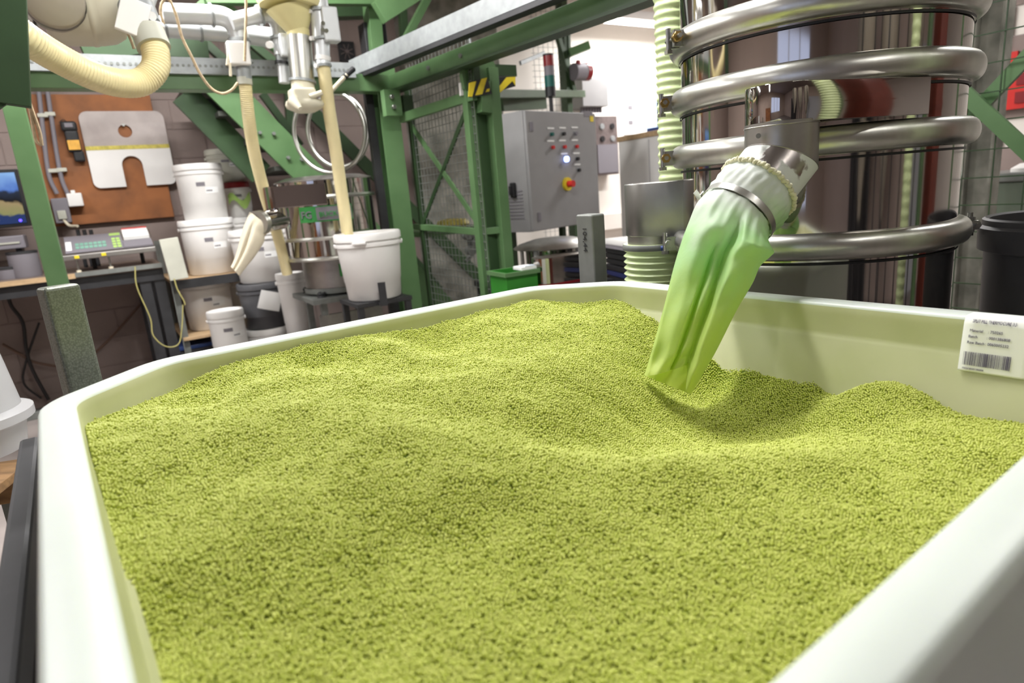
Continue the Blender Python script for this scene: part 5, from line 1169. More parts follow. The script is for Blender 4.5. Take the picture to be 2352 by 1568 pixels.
# ropes
def rope(pts, d, r, lab): q = MB(); q.tube(spline(pd(pts, d)), r, 6); return tag(q.build('rope', M['rope']), lab, 'rope')
rope([(376, 55), (369, 30), (372, 8), (383, -4), (394, 8), (406, 40), (418, 85), (440, 130), (460, 170), (485, 203), (510, 215), (532, 207), (546, 190)], 3.0, .0055, 'beige cord hanging in a long loop below the pipes')
rope([(565, -20), (565, 40), (563, 100), (562, 140)], 3.2, .006, 'beige cord hanging straight down beside the valve')
rope([(38, 60), (41, 110), (48, 160), (66, 230), (90, 300), (96, 334)], 3.0, .006, 'beige cord running from the left stay down to the green post, right strand')
rope([(38, 60), (40, 130), (58, 200), (72, 265), (82, 320), (96, 334)], 3.0, .0055, 'beige cord running from the left stay down to the green post, left strand')
rope([(290, 68), (300, 90), (308, 112)], 2.7, .005, 'short cord stub hanging under the conveyor knob')
# ================================================================== lift cage with mesh screen
cg_ = T('lift_cage', 'green steel lift cage with crossed braces and wire mesh screens', 'cage', RW(1.7, 3.0, 0))
CS = 1.70
def cz_(px, py): return ats(px, py, CS)
def cb_(a, b, w_, h_, m_='green', nm='bar', **k): return MB().bar(a, b, w_, h_, **k).build(nm, M[m_], cg_, bevel=.002)
P = cz_(1103, 400); dN = P.dot(rN)                      # near corner of the screen
Pl = cz_(958, 400); dF = Pl.dot(rN)
def postat(px, py, s_, m_='green', w_=.055, nm='post', z1=1.80):
    p = ats(px, py, s_); MB(Matrix.Translation(Vector((p.x, p.y, 0))) @ RM).box(-w_ / 2, w_ / 2, -w_ / 2, w_ / 2, 0, z1).build(nm, M[m_], cg_, bevel=.003)
    return p
postat(1092, 400, CS, w_=.05); pb_ = atd(1112, 400, dN + .05); MB(Matrix.Translation(Vector((pb_.x, pb_.y, 0))) @ RM).box(-.03, .05, -.02, .03, 0, 1.80).build('mast', M['green_d'], cg_)
pr = atd(1146, 400, dN); MB(Matrix.Translation(Vector((pr.x, pr.y, 0))) @ RM).box(-.028, .03, -.03, .03, 0, 1.80).build('post', M['green'], cg_, bevel=.003)
pm = atd(1128, 400, dN + .12); MB(Matrix.Translation(Vector((pm.x, pm.y, 0))) @ RM).box(-.01, .01, -.02, .02, 0, 1.78).build('guide_rail', M['galv'], cg_)
pf_ = Vector((Pl.x, Pl.y, 0)); MB(Matrix.Translation(pf_) @ RM).box(-.015, .015, -.02, .02, 0, 1.9).build('post', M['green_d'], cg_)
cb_(atd(922, 272, 3.56), cz_(1090, 218), .03, .05, nm='top_rail'); cb_(cz_(955, 520), cz_(1103, 532), .04, .035, nm='mid_rail')
pe1 = cz_(1103, 532); pe2 = atd(1160, 517, dN); pe2.z = pe1.z; cb_(pe1, pe2, .04, .035, nm='mid_rail')
cb_(cz_(936, 275), cz_(1100, 515), .01, .035, nm='brace'); cb_(cz_(1082, 222), cz_(972, 512), .01, .03, 'green_d', 'brace')
q = MB(RM); c_ = atd(906, 238, 3.52); s_, d_ = c_.dot(rS), c_.dot(rN); q.box(s_ - .07, s_ + .03, d_ - .03, d_ + .02, c_.z - .07, c_.z + .07); q.build('bracket', M['green'], cg_, bevel=.003)
c_ = atd(928, 240, 3.56); s_, d_ = c_.dot(rS), c_.dot(rN); MB(RM).box(s_ - .02, s_ + .04, d_ - .04, d_ + .04, c_.z - .045, c_.z + .045).build('bracket_block', M['green_d'], cg_)
for (x, y) in ((893, 225), (898, 248)): a = atd(x, y, 3.52); MB().cyl(a - rN * .03, a - rN * .055, .012, n=6).build('bolt', M['zinc'], cg_)
def mesh_panel(parent, A, B, z0, z1, step, r, m_, name='wire_mesh', kind=True):
    q = MB(); L_ = (B - A).length; e = (B - A) / L_; n_ = int(L_ / step); e3 = e.cross(U)
    for i in range(n_ + 1): c = A + e * (step * (i + .5) if step * (i + .5) < L_ else L_); q.bar(Vector((c.x, c.y, z0)), Vector((c.x, c.y, z1)), r, r, up=e3)
    z = z0 + step / 2
    while z < z1: q.bar(Vector((A.x, A.y, z)) + e3 * r, Vector((B.x, B.y, z)) + e3 * r, r, r, up=e3); z += step
    o = q.build(name, M[m_], parent); return o
mesh_panel(cg_, pf_, Vector((P.x, P.y, 0)), .25, 1.95, .042, .0028, 'galv_d')
# lift table inside: mid shelf with a yellow bag, lower ironwork
a = atd(1040, 512, 3.9); t = T('yellow_bag', 'small yellow bag lying on a ledge behind the lift mesh', 'bag', a - U * .03)
q = MB(); q.lathe([(0, 0), (.10, 0), (.115, .02), (.10, .05), (.04, .062), (0, .064)], a - U * .03, 20); b_ = q.build('pouch', M['gold'], t)
MB(Matrix.Translation(a - U * .045) @ RM).box(-.28, .22, -.14, .4, -.02, .012).build('ledge', M['green'], cg_)
q = T('drive_unit', 'dark drive and chain ironwork below the mid rail inside the lift cage', 'machine', atd(1090, 560, 3.6))
for (x, y, r_) in ((1078, 540, .03), (1098, 556, .04), (1085, 575, .03)):
    c = atd(x, y, 3.55); MB().cyl(c, c + rN * .05, r_, n=16).build('sprocket', M['galv_d'], q)
MB(Matrix.Translation(atd(1098, 556, 3.62)) @ RM).box(-.05, .06, 0, .06, -.05, .05).build('gear_case', M['iron'], q, bevel=.01); MB().bar(atd(1070, 600, 3.62), atd(1120, 545, 3.62), .02, .02).build('link_arm', M['galv_d'], q)
# hoist head with hazard tape
hz = T('hoist_head', 'green hoist head with yellow and black hazard stripes on top of the lift cage', 'hoist', cz_(1100, 215))
def hquad(pts, name, m_, d, th=.012, par=hz):
    A_ = [atd(x, y, d) for x, y in pts]; n = len(A_); q = MB(); q.add(A_ + [p + rN * th for p in A_], [tuple(range(n)), tuple(range(2 * n - 1, n - 1, -1))] + [(i, (i + 1) % n, n + (i + 1) % n, n + i) for i in range(n)]); return q.build(name, M[m_], par)
HZ = dN - .04
hquad([(1076, 188), (1120, 178), (1130, 215), (1080, 224)], 'stripe_plate', 'black_p', HZ)
for pts in ([(1078, 190), (1094, 186), (1085, 222), (1076, 222)], [(1106, 181), (1119, 178), (1108, 216), (1092, 219)], [(1119, 204), (1125, 203), (1124, 210), (1116, 211)]): hquad(pts, 'yellow_stripe', 'yellow', HZ - .004, .004)
hquad([(1128, 178), (1184, 176), (1184, 198), (1150, 208), (1136, 216), (1128, 210)], 'stripe_plate', 'black_p', HZ + .03)
for pts in ([(1164, 177), (1184, 176), (1184, 196), (1177, 186), (1150, 212), (1136, 212)],): hquad(pts, 'yellow_stripe', 'yellow', HZ + .026, .004)
c = atd(1108, 160, HZ + .06); MB().cyl(c - rN * .03, c + rN * .03, .062, n=28).build('pulley_cover', M['green'], hz)
MB(Matrix.Translation(atd(1112, 182, HZ + .06)) @ RM).box(-.05, .05, -.03, .04, -.06, .05).build('head_block', M['green'], hz, bevel=.004)
MB(Matrix.Translation(atd(1088, 165, HZ + .05)) @ RM).box(-.02, .02, -.03, .03, -.05, .04).build('cheek', M['green_d'], hz, bevel=.004)
MB(Matrix.Translation(atd(1150, 165, HZ + .1)) @ RM).box(-.08, .08, -.03, .03, -.025, .03).build('cross_head', M['green_d'], hz)
MB(Matrix.Translation(atd(1062, 205, HZ + .1)) @ RM).box(-.014, .014, -.01, .01, -.03, .03).build('white_tag', M['white_p'], hz)
MB().bar(atd(1064, 170, HZ + .08), atd(1070, 205, HZ + .08), .03, .03).build('stay', M['green'], hz)
MB().bar(atd(1112, 188, dN), atd(1112, 260, dN), .06, .06).build('neck', M['green'], hz)
MB().cyl(atd(1095, 180, HZ + .08), atd(1072, 48, 3.3), .006, n=8).build('lift_rod', M['galv'], hz)
# rear beam of the lift and side posts
rb_ = T('rear_gantry', 'dark green gantry posts and beam behind the control cabinet', 'gantry', atd(1310, 200, 4.9) * Vector((1, 1, 0)) if False else Vector((atd(1310, 200, 4.9).x, atd(1310, 200, 4.9).y, 0)))
def rg(a, b, w_, h_, m_='green_d', nm='beam'): return MB().bar(a, b, w_, h_).build(nm, M[m_], rb_, bevel=.002)
a, b = atd(1130, 216, 4.2), atd(1338, 216, 4.9); rg(a, b, .06, .06, 'green_d', 'beam'); a, b = atd(1150, 240, 4.4), atd(1250, 236, 4.6); rg(a, b, .05, .10, 'green_d', 'beam')
pq = atd(1300, 200, 4.95); rg(Vector((pq.x, pq.y, 0)), Vector((pq.x, pq.y, 2.9)), .10, .06, 'green_d', 'post'); rg(atd(1280, 80, 4.9), atd(1318, 210, 4.9), .05, .04, 'green_d', 'brace')
rg(atd(1308, 122, 4.85), atd(1354, 104, 4.75), .07, .07, 'green', 'arm'); rg(atd(1305, 68, 4.9), atd(1308, 130, 4.9), .025, .03, 'green_d', 'stay')
rg(atd(1195, 145, 4.3), atd(1250, 122, 4.4), .02, .03, 'galv', 'guide_bar')
mesh_panel(rb_, Vector((atd(1225, 200, 5.0).x, atd(1225, 200, 5.0).y, 0)), Vector((pq.x, pq.y, 0)) - rS * .05, .25, 2.9, .05, .003, 'galv_d')
# siren and signal tower
t = T('siren', 'grey round siren with red caps on the gantry behind the cabinet', 'siren', atd(1332, 165, 4.8)); a = atd(1326, 165, 4.8)
MB().cyl(atd(1317, 165, 4.82), atd(1341, 165, 4.82), .075, n=24).build('body', M['ink_gr'], t); MB().cyl(atd(1341, 165, 4.82), atd(1351, 165, 4.82), .078, n=24).build('red_cap', M['red_d'], t); MB().cyl(atd(1328, 148, 4.78), atd(1328, 139, 4.78), .022, n=14).build('red_cap', M['red_d'], t)
# control cabinet
CA = math.radians(45.6); PC = pol(azr(1212, 390)[0], 4.25); eC = Vector((math.cos(CA), math.sin(CA), 0)); fC = Vector((math.sin(CA), -math.cos(CA), 0)) ; 
zc1, zc0 = CAMZ + azr(1205, 252)[1] * 4.25, CAMZ + azr(1222, 533)[1] * 4.25
pR = hitp(1371, 385, PC, fC); CWd = (pR - PC).dot(eC)
CMx = Matrix.Translation(PC) @ Matrix.Rotation(CA, 4, 'Z')       # x along the front, y into the depth, z up
cc = thing('control_cabinet', 'grey wall-type control cabinet with coloured push buttons and yellow emergency stop', 'cabinet', PC, CA)
MB(CMx).box(0, CWd, .012, .26, zc0, zc1).build('housing', M['cabinet'], cc, bevel=.004)
MB(CMx).box(.004, CWd - .004, -.01, .012, zc0 + .004, zc1 - .004).build('door', M['cabinet'], cc, bevel=.004)
def onC(px, py): p = hitp(px, py, PC - fC * -.0, fC); return (p - PC).dot(eC), p.z
def button(px, py, r_, m_, nm, h=.018):
    x, z = onC(px, py); c = PC + eC * x + U * z; MB().cyl(c + fC * .009, c + fC * .013, r_ * 1.35, n=16).build('bezel', M['galv'], cc); return MB().cyl(c + fC * .012, c + fC * (.012 + h), r_, n=16).build(nm, M[m_], cc)
for px, py, m_ in ((1263, 309, 'teal'), (1290, 308, 'black_p'), (1318, 307, 'ink_gr'), (1265, 339, 'red'), (1292, 338, 'red'), (1320, 337, 'red'), (1322, 365, 'black_p'), (1325, 391, 'black_p')): button(px, py, .012, m_, 'push_button')
button(1296, 366, .019, 'lamp_b', 'lit_blue_button')
x, z = onC(1298, 423); c = PC + eC * x + U * z; MB().cyl(c + fC * .010, c + fC * .03, .045, n=28).build('stop_base', M['yellow'], cc); MB().cyl(c + fC * .03, c + fC * .075, .022, n=20).build('stop_button', M['red'], cc)
for row, (ys) in enumerate(((295, 294, 293), (324, 323, 322))):
    for i, px in enumerate((1262, 1289, 1317)):
        x, z = onC(px, ys[i]); MB(CMx).box(x - .035, x + .035, -.0125, -.010, z - .005, z + .005).build('name_strip', M['paper'], cc)
for px, py in ((1293, 353), (1321, 352), (1323, 378)): x, z = onC(px, py); MB(CMx).box(x - .035, x + .035, -.0125, -.010, z - .005, z + .005).build('name_strip', M['paper'], cc)
x, z = onC(1356, 273); MB(CMx).box(x - .02, x + .02, -.0125, -.010, z - .02, z + .02).build('warning_sticker', M['yellow'], cc)
x, z = onC(1348, 262); MB(CMx).box(x - .05, x + .05, -.0125, -.010, z - .018, z + .018).build('name_plate', M['ink_gr'], cc)
for px, py in ((1218, 291), (1236, 498)): x, z = onC(px, py); MB(CMx).box(x - .014, x + .014, -.016, -.008, z - .03, z + .03).build('door_lock', M['ink_gr'], cc, bevel=.003)
fS = Vector((-eC.x, -eC.y, 0))                     # side facing the left
PS = PC
def onS(px, py): p = hitp(px, py, PC, fS); return (p - PC).dot(-fC), p.z
y_, z = onS(1190, 436); MB(CMx).box(-.03, 0, .11, .15, z - .05, z + .05).build('main_switch', M['black_p'], cc, bevel=.01); MB(CMx).box(-.05, -.02, .12, .14, z - .03, z + .03).build('switch_knob', M['black_p'], cc, bevel=.006)
for k in range(9): MB(CMx).box(-.004, .002, .06, .20, zc0 + .09 + k * .022, zc0 + .098 + k * .022).build('vent_slot', M['ink_gr'], cc)
MB(CMx).box(-.006, .0, .255, .275, zc0, zc1).build('back_edge', M['white_p'], cc)
for x_ in (.08, CWd - .12): MB(CMx).box(x_, x_ + .04, .26, .30, 0, zc1 - .1).build('support', M['green_d'], cc)
sgt = T('signal_tower', 'black signal tower with red and green lenses standing on top of the cabinet', 'signal light', PC + U * zc1)
xs = (hitp(1266, 240, PC - fC * .13, fC) - PC).dot(eC); base_ = PC + eC * xs - fC * .13
zt_ = lambda py: CAMZ + azr(1264, py)[1] * math.hypot(base_.x, base_.y)
for (y0, y1, r_, m_, nm) in ((253, 222, .014, 'black_p', 'stem'), (222, 200, .036, 'black_p', 'base'), (200, 174, .036, 'teal', 'green_lens'), (174, 152, .034, 'ink_gr', 'clear_lens'), (152, 128, .036, 'red_d', 'red_lens'), (128, 124, .037, 'black_p', 'cap')):
    z0 = zc1 if y0 == 253 else zt_(y0); MB().cyl(base_ + U * z0, base_ + U * zt_(y1), r_, n=22).build(nm, M[m_], sgt)
# devices behind the cabinet on the wall
s_, z_ = sdz(1366, 214, 5.0); t = T('terminal_box', 'light grey steel terminal box on the wall above the cabinet', 'box', RW(s_, 5.0, z_)); a, za1 = sdz(1337, 190, 5.0); b, _ = sdz(1396, 190, 5.0)
MB(RM).box(a, b, 5.0, 5.28, z_ - .12, z_ + .14).build('housing', M['cabinet'], t, bevel=.004)
for k in range(8): MB(RM).cyl((a + .04 + k * (b - a - .08) / 7, 5.08, z_ - .17), (a + .04 + k * (b - a - .08) / 7, 5.08, z_ - .12), .016, n=10).build('cable_gland', M['ink_gr'], t)
a, z0 = sdz(1371, 403, 5.1); b, z1 = sdz(1417, 266, 5.1); t = T('switch_box', 'dark grey panel of switches beside the right edge of the cabinet', 'panel', RW(a, 5.1, z0))
MB(RM).box(a, b, 5.1, 5.28, z0, z1).build('housing', M['brownbox'], t, bevel=.004); MB(RM).box(a + .02, b - .02, 5.09, 5.10, z0 + .02, z0 + (z1 - z0) * .52).build('lower_cover', M['ink_gr'], t)
for r_ in range(2):
    for k in range(2): MB(RM).cyl((a + (b - a) * (.3 + .45 * k), 5.085, z1 - .10 - .12 * r_), (a + (b - a) * (.3 + .45 * k), 5.1, z1 - .10 - .12 * r_), .028, n=14).build('rotary_switch', M['black_p'] if (k + r_) % 2 else M['galv'], t)
# notices on the far wall
def wallq(px0, py0, px1, py1, m_, lab, cat='notice', nm='notice', d=5.272):
    a, z1 = sdz(px0, py0, d); b, z0 = sdz(px1, py1, d); t = tag(MB(RM).box(a, b, d - .006, d + .008, z0, z1).build(nm, M[m_]), lab, cat); return t, a, b, z0, z1
t, a, b, z0, z1 = wallq(1431, 232, 1463, 308, 'paper', 'white notice with two grey print blocks on the far bright wall')
for f in (.3, .75): MB(RM).box(a + .06, b - .06, 5.262, 5.266, z0 + (z1 - z0) * f, z0 + (z1 - z0) * (f + .12)).build('print_block', M['ink_gr'], t)
wallq(1484, 232, 1514, 300, 'poster_b', 'pale blue poster on the far bright wall beside the green hose')
# tall white cupboard with wooden top
w0, w1 = pol(azr(1420, 320)[0], 5.6), pol(azr(1570, 300)[0], 5.0); zw = CAMZ + azr(1418, 318)[1] * 5.6
e = (w1 - w0).normalized(); bk_ = Vector((-e.y, e.x, 0)); bk_ = bk_ if bk_.dot(w0) > 0 else -bk_
wc = T('white_cupboard', 'large white cupboard with a wooden top edge in the bright alcove', 'cupboard', (w0 + w1) / 2); L_ = (w1 - w0).length
Mw = Matrix(((e.x, bk_.x, 0, w0.x), (e.y, bk_.y, 0, w0.y), (0, 0, 1, 0), (0, 0, 0, 1)))
MB(Mw).box(0, L_, 0, .45, 0, zw - .03).build('carcass', M['white_p'], wc, bevel=.003); MB(Mw).box(-.01, L_, -.01, .46, zw - .03, zw + .01).build('wooden_top', M['wood'], wc, bevel=.002)
MB(Mw).box(L_ * .5 - .002, L_ * .5 + .002, -.002, .002, .02, zw - .05).build('door_gap', M['ink_gr'], wc)
f = .55; p = w0 + e * L_ * f + bk_ * .15; p = hitp(1519, 290, w0 + bk_ * .15, bk_); p.z = zw + .01
t = T('blue_tray', 'blue tray with a dark canister on the wooden top of the white cupboard', 'tray', p); MB(Matrix.Translation(p) @ RM).box(-.10, .12, -.06, .06, 0, .03).build('tray', M['blue'], t, bevel=.004); MB().cyl(p + U * .03 + e * .02, p + U * .22 + e * .02, .045, n=20).build('canister', M['iron'], t)
# low table with steel sieve parts
tb = T('parts_table', 'dark low table with steel sieve parts behind the far end of the tote', 'table', pol(azr(1300, 600)[0], 3.5)); P = pol(azr(1300, 600)[0], 3.55); ZT_ = .70
TMx = Matrix.Translation(P) @ Matrix.Rotation(math.radians(20), 4, 'Z')
MB(TMx).box(-.45, .50, -.3, .32, ZT_ - .03, ZT_).build('top', M['iron'], tb, bevel=.003)
for q_ in ((-.42, -.27), (.47, -.27), (-.42, .29), (.47, .29)): MB(TMx).box(q_[0] - .02, q_[0] + .02, q_[1] - .02, q_[1] + .02, 0, ZT_ - .03).build('leg', M['iron'], tb)
def cyl_thing(name, lab, cat, P, prof_, m_, n=44): t = T(name, lab, cat, P); MB().lathe(prof_, P, n).build('body', M[m_], t); return t
za_, zb_2 = CAMZ + azr(1250, 560)[1] * 3.6, 0
P = pol(azr(1275, 600)[0], 3.75, ZT_); hh_ = CAMZ + azr(1275, 546)[1] * 3.7 - ZT_
t = cyl_thing('sieve_section', 'steel sieve ring standing on the table under a wide steel lid', 'sieve', P, [(.17, 0), (.17, hh_ - .06), (.168, hh_ - .06), (.166, .002)], 'steel')
for k in range(5): an = k * 1.26 + .3; MB().cyl(P + Vector((.2 * math.cos(an), .2 * math.sin(an), 0)), P + Vector((.2 * math.cos(an), .2 * math.sin(an), hh_ - .05)), .012, n=10).build('spacer_rod', M['white_p'], t)
t2 = cyl_thing('round_steel_lid', 'wide shallow steel lid resting on the standing sieve ring', 'lid', P + U * (hh_ - .05), [(0, .05), (.12, .045), (.21, .02), (.24, .0), (.235, -.004), (.20, .012), (0, .03)], 'steel_s')  # round steel lid over the standing sieve ring
P = pol(azr(1253, 620)[0], 3.3, ZT_); P2 = pol(azr(1262, 620)[0], 3.42, ZT_); h2 = CAMZ + azr(1253, 592)[1] * 3.25 - ZT_
q = T('feed_chute', 'small polished steel chute box with rounded end on the table', 'chute', P); pts = [(.07 * math.cos(PI / 2 + PI * k / 12), .07 * math.sin(PI / 2 + PI * k / 12)) for k in range(13)] + [(.30, -.07), (.30, .07)]
MB(Matrix.Translation(P) @ Matrix.Rotation(math.radians(28), 4, 'Z')).prism(pts, .01, max(.08, h2)).build('box', M['steel'], q, bevel=.003); MB(Matrix.Translation(P) @ Matrix.Rotation(math.radians(28), 4, 'Z')).prism([(x * 1.08, y * 1.08) for x, y in pts], 0, .012).build('rim', M['red_d'], q)
P = pol(azr(1180, 640)[0], 3.25, 0); zc_ = CAMZ + azr(1180, 622)[1] * 3.2
t = T('green_crate', 'bright green open plastic crate beside the table of sieve parts', 'crate', P); Mg = Matrix.Translation(P) @ Matrix.Rotation(math.radians(28), 4, 'Z')
q = MB(Mg); w_, l_ = .09, .09; z0_, z1_ = .44, zc_
q.box(-w_, w_, -l_, -l_ + .008, z0_, z1_).box(-w_, w_, l_ - .008, l_, z0_, z1_).box(-w_, -w_ + .008, -l_ + .008, l_ - .008, z0_, z1_).box(w_ - .008, w_, -l_ + .008, l_ - .008, z0_, z1_).box(-w_ + .008, w_ - .008, -l_ + .008, l_ - .008, z0_, z0_ + .008); q.build('walls', M['crate'], t)
q = MB(Mg); q.box(-w_ - .012, w_ + .012, -l_ - .012, -l_, z1_ - .02, z1_).box(-w_ - .012, w_ + .012, l_, l_ + .012, z1_ - .02, z1_).box(-w_ - .012, -w_, -l_, l_, z1_ - .02, z1_).box(w_, w_ + .012, -l_, l_, z1_ - .02, z1_); q.build('rim', M['green'], t)
t3 = T('trolley', 'low dark trolley under the green crate', 'trolley', P); MB(Mg).box(-.16, .16, -.16, .16, .41, .44).build('deck', M['iron'], t3)
for q_ in ((-.14, -.14), (.14, -.14), (-.14, .14), (.14, .14)): MB(Mg).box(q_[0] - .012, q_[0] + .012, q_[1] - .012, q_[1] + .012, 0, .41).build('leg', M['iron'], t3)
p = Vector((P.x, P.y, z1_)) + eC * .05; t = T('paper_packet', 'small white and blue packet lying across the green crate rim', 'packet', p); MB(Mg).box(.0, .09, -.09, .0, z1_, z1_ + .018).build('packet', M['paper'], t, bevel=.003); MB(Mg).box(.02, .08, -.09, -.06, z1_ + .018, z1_ + .022).build('blue_label', M['poster_b'], t)
# stack of dark trays with a white lid, behind the far post
P = pol(azr(1425, 600)[0], 3.3, ZT_ - .25)
t = T('tray_stack', 'stack of dark flat trays right of the galvanised corner post', 'trays', P); Ms = Matrix.Translation(Vector((P.x, P.y, 0))) @ Matrix.Rotation(math.radians(14), 4, 'Z'); zz_ = CAMZ + azr(1415, 575)[1] * 3.2
for k in range(9): MB(Ms).box(-.03 + .006 * (k % 3), .2, -.15, .15, zz_ - .03 * (k + 1) + .004, zz_ - .03 * k).build('tray', M['black_p'] if k != 4 else M['navy'], t, bevel=.004)
MB(Ms).box(-.04, .2, -.16, .16, 0, zz_ - .27).build('plinth', M['iron'], t)
t = T('white_lid', 'white flat plastic lid on top of the dark trays', 'lid', Vector((P.x, P.y, zz_))); MB(Ms).box(-.04, .2, -.15, .15, zz_, zz_ + .012).build('base', M['ink_gr'], t); MB(Ms).box(-.03, .2, -.14, .14, zz_ + .012, zz_ + .045).build('lid', M['white_p'], t, bevel=.012, seg=3)
tag(MB().tube(spline([atd(1163, 530, 4.0), atd(1166, 550, 4.0), atd(1178, 568, 3.95), atd(1190, 573, 3.9)]), .011, 8).build('orange_cable', mat('cable_orange', (214, 92, 40), .5)), 'short orange cable hanging below the control cabinet', 'cable')
# ================================================================== right: fence with mesh and crossed braces
FS = 2.8
fn = T('mesh_fence', 'green wire mesh fence with crossed green braces behind the grey barrel', 'fence', ats(2300, 400, FS) * Vector((1, 1, 0)) if False else RW(FS, 1.0, 0))
mesh_panel(fn, RW(FS, 1.9, 0), RW(FS, .2, 0), .05, 2.6, .1, .0042, 'green_d')
a, b = ats(2205, 200, FS - .03), ats(2420, 400, FS - .03); MB().angle(a, b, .05, .006).build('brace', M['green'], fn)
MB().bar(a, b, .046, .010, up=rS).build('brace_flange', M['green'], fn)
a, b = ats(2150, 352, FS + .03), ats(2400, 88, FS + .03); MB().bar(a, b, .05, .02, up=rS).build('brace', M['green'], fn)
for d in (.2, 1.9): MB(RM).box(FS - .03, FS + .03, d - .03, d + .03, 0, 2.65).build('post', M['green'], fn, bevel=.003)
a = azr(2262, 300)[0]; P = pol(a, 4.0); t = T('steel_column', 'dark grey-green steel column standing behind the wire fence', 'column', P); Mk = Matrix.Translation(P) @ RM
MB(Mk).box(-.055, .055, -.06, -.05, 0, 2.98).box(-.055, .055, .05, .06, 0, 2.98).box(-.01, .01, -.055, .055, 0, 2.98).build('flanges', M['concrete'], t); MB(Mk).box(-.15, .15, -.12, .12, 0, .015).build('foot_plate', M['green_d'], t)
def fq(px0, py0, px1, py1, s_, m_, lab, nm='notice', cat='notice', th=.02):
    p0, p1 = ats(px0, py0, s_), ats(px1, py1, s_); d0, d1 = p0.dot(rN), p1.dot(rN); z0, z1 = sorted((p0.z, p1.z)); t = tag(MB(RM).box(s_, s_ + th, min(d0, d1), max(d0, d1), z0, z1).build(nm, M[m_]), lab, cat); return t, min(d0, d1), max(d0, d1), z0, z1
t, d0, d1, z0, z1 = fq(2276, 128, 2330, 200, 5.99, 'red', 'upper red notice board on the right wall seen through the mesh')
MB(RM).box(5.985, 5.998, d1, d1 + .18, z0 - .02, z1 - .02).build('blue_strip', M['navy'], t)
for k in range(2): MB(RM).box(5.99, 5.998, d0 + .12, d1 - .1, z0 + .08 + .2 * k, z0 + .18 + .2 * k).build('dark_figure', M['red_d'], t)
t, d0, d1, z0, z1 = fq(2286, 176, 2372, 245, 5.97, 'red', 'lower red notice board with dark figures on the right wall')
for k in range(3): MB(RM).box(5.962, 5.97, d0 + (d1 - d0) * .45, d1 - .25, z0 + .04 + .13 * k, z0 + .12 + .13 * k).build('dark_figure', M['red_d'], t)
P = ats(2345, 440, 4.6); P.z = 0; zq = ats(2345, 392, 4.6).z; t = T('green_bin', 'grey-green container standing behind the mesh fence at the right', 'container', P); Mq = Matrix.Translation(P) @ RM
MB(Mq).box(-.25, .3, -.35, .18, .1, zq - .05).build('body', mat('container_paint', (112, 124, 108), .5), t, bevel=.01); MB(Mq).box(-.27, .32, -.37, .20, zq - .05, zq).build('lid', M['galv_d'], t, bevel=.008); MB(Mq).box(-.2, .25, -.3, .13, 0, .1).build('plinth', M['iron'], t)
for q_ in ((-.1, -.1), (-.08, -.25)): MB(Mq).lathe([(0, .05), (.08, .045), (.12, .02), (.12, 0)], (q_[0], q_[1], zq), 20).build('dome', M['white_p'], t)
# ================================================================== left: plastic tub with sack on a small pallet table
Zt = .70
a_ = atz(-60, 1045, Zt); b_ = atz(96, 1040, Zt); c_ = atz(88, 1062, Zt); tbx = T('pallet_table', 'wooden pallet table at the far left edge carrying a clear tub', 'table', Vector((atz(20, 1050, Zt).x, atz(20, 1050, Zt).y, 0)))
e0_ = atz(0, 1118, Zt); e1_ = atz(94, 1045, Zt); dir_ = (e1_ - e0_).normalized(); per = Vector((-dir_.y, dir_.x, 0)); per = per if per.dot(e0_) > 0 or True else -per
per = per if per.x < 0 else -per
for k in range(4):
    o_ = e1_ + per * (.012 + .115 * k); MB().bar(o_ + per * .05 - U * .011, o_ + per * .05 - dir_ * .75 - U * .011, .10, .020).build('plank', M['wood_d'], tbx, bevel=.002)
for f in (.06, .36, .68):
    o_ = e1_ - dir_ * f; MB().bar(o_ + per * .01 - U * .045, o_ + per * .46 - U * .045, .07, .045).build('bearer', M['wood_d'], tbx, bevel=.002)
for f, g in ((.06, .05), (.68, .05), (.06, .42), (.68, .42)):
    o_ = e1_ - dir_ * f + per * g; MB().bar(Vector((o_.x, o_.y, 0)), o_ - U * .067, .03, .03).build('leg', M['galv_d'], tbx)
tc_ = atz(-35, 1010, Zt + .0); tc_ = atz(-80, 1045, Zt); tub = T('clear_tub', 'translucent white plastic tub at the far left edge on the pallet table', 'tub', Vector((tc_.x, tc_.y, Zt)))
rT = .145
MB().lathe([(0, .004), (.12, 0), (.13, .06), (.15, .07), (.15, .09), (.128, .10), (.116, .2), (.088, .42), (.084, .42), (.112, .2), (.122, .1), (.115, .01), (0, .012)], Vector((tc_.x, tc_.y, Zt)), 40).build('body', M['clear'], tub)
sk_ = T('filled_sack', 'cream cloth sack standing inside the clear tub at the left', 'sack', Vector((tc_.x, tc_.y, Zt + .012))); MB().lathe([(0, 0), (rT * .7, .0), (rT * .74, .05), (rT * .7, .12), (rT * .5, .22), (0, .26)], Vector((tc_.x, tc_.y, Zt + .012)), 24).build('body', M['sack'], sk_)
# trestle lying on the floor at the lower left
a, b = atz(-10, 1390, .28), atz(40, 1388, .28); t = T('tubular_trolley', 'dark tubular trolley frame low down at the left edge', 'trolley', Vector((a.x, a.y, 0)))
MB().tube([a - (b - a) * 3, b], .016, 10).build('rail', M['iron'], t); MB().tube([Vector((b.x, b.y, .0)), b], .016, 10).build('leg', M['iron'], t); c = a - (b - a) * 2.8; MB().tube([Vector((c.x, c.y, 0)), c], .016, 10).build('leg', M['iron'], t)
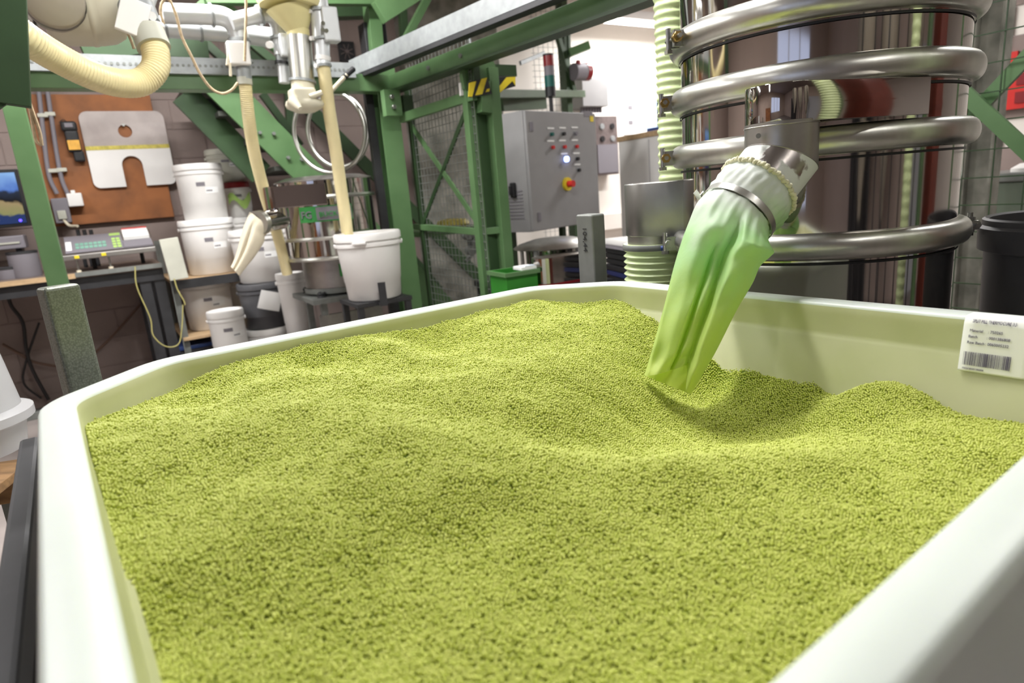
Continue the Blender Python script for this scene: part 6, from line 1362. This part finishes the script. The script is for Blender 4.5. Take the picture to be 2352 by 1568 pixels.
# ================================================================== behind and beside the camera: what the polished tower mirrors
t = T('red_brown_silo', 'tall red-brown painted square duct standing right of the camera, mirrored in the tower', 'duct', Vector((2.95, .72, 0))); MB(Matrix.Translation((2.95, .72, 0)) @ RM).box(-.2, .2, -.22, .22, 0, 2.98).build('casing', M['redbrown'], t, bevel=.02); MB(Matrix.Translation((2.95, .72, 0)) @ RM).box(-.21, .21, -.23, .23, 1.4, 1.44).build('flange', M['redbrown'], t)
t = T('green_pillar', 'green square pillar beside the red-brown duct, mirrored in the tower', 'pillar', Vector((2.62, .40, 0))); MB(Matrix.Translation((2.62, .40, 0)) @ RM).box(-.06, .06, -.06, .06, 0, 2.98).build('shaft', M['green'], t, bevel=.004); MB(Matrix.Translation((2.62, .40, 0)) @ RM).box(-.1, .1, -.1, .1, 0, .015).build('foot_plate', M['green'], t)
t = MB().hose([(1.27, .90, .02), (1.27, .90, 1.2), (1.27, .90, 2.0), (1.27, .88, 2.95)], .047, .032, .06, 24, 5); tag(t.build('flexible_hose', M['hose_g']), 'pale green corrugated hose rising just right of the picture, mirrored in the tower', 'hose')
for i, (x, y) in enumerate(((1.35, -1.75), (2.3, -1.45), (3.15, -.65))):
    P = Vector((x, y, 0)); t = T('storage_hopper', ['grey funnel hopper on legs behind the camera, first of three from the window', 'grey funnel hopper on legs behind the camera, middle one of three', 'grey funnel hopper on legs behind the camera, nearest the red-brown duct'][i], 'hopper', P, 'grey funnel hoppers behind the camera')
    MB().lathe([(.36, 2.3), (.36, 1.75), (.08, .95), (.08, .85)], P, 24).build('funnel', M['taupe'], t)
    for k in range(4):
        an = k * PI / 2 + .6; e = P + Vector((.37 * math.cos(an), .37 * math.sin(an), 0)); MB().bar(e, e + U * 2.3, .05, .05).build('leg', M['iron'], t)
def window_mat():
    m = bpy.data.materials.new('daylight_pane'); m.use_nodes = True; b = m.node_tree.nodes['Principled BSDF']; b.inputs['Base Color'].default_value = (.1, .1, .1, 1); b.inputs['Emission Color'].default_value = lin((205, 218, 255)); b.inputs['Emission Strength'].default_value = 1.1; return m
wn = struct(MB(RM).box(-4.03, -3.99, -2.1, .5, .75, 2.45).build('window_1', M['white_p']))
M['pane'] = window_mat()
for k in range(3): MB(RM).box(-3.995, -3.985, -2.05 + k * .85, -1.27 + k * .85, .80, 2.40).build('window_pane', M['pane'], wn)
dr = struct(MB(RM).box(3.2, 4.1, -4.03, -3.99, 0, 2.1).build('door_1', M['door']))
MB(RM).cyl((3.3, -3.99, 1.0), (3.3, -3.94, 1.0), .02, n=12).build('door_handle', M['zinc'], dr)
t = T('tool_cabinet', 'tall grey double-door tool cabinet against the wall behind the camera', 'cabinet', RW(-.4, -3.8, 0))
MB(RM).box(-1.0, .2, -3.99, -3.5, 0, 2.0).build('carcass', M['iron'], t)
for a in (-.99, -.395): MB(RM).box(a, a + .585, -3.5, -3.48, .03, 1.97).build('door', M['iron'], t)
t = T('pallet_boxes', 'stack of cardboard cartons on a pallet behind the camera at the left', 'cartons', RW(-3.0, 1.2, 0))
MB(RM).box(-3.5, -2.5, .7, 1.7, 0, .14).build('pallet', M['wood_d'], t)
for k in range(3):
    for j in range(2): MB(RM).box(-3.48 + j * .5, -3.0 + j * .5, .72, 1.68, .14 + k * .4, .535 + k * .4).build('carton', M['board'], t, bevel=.004)
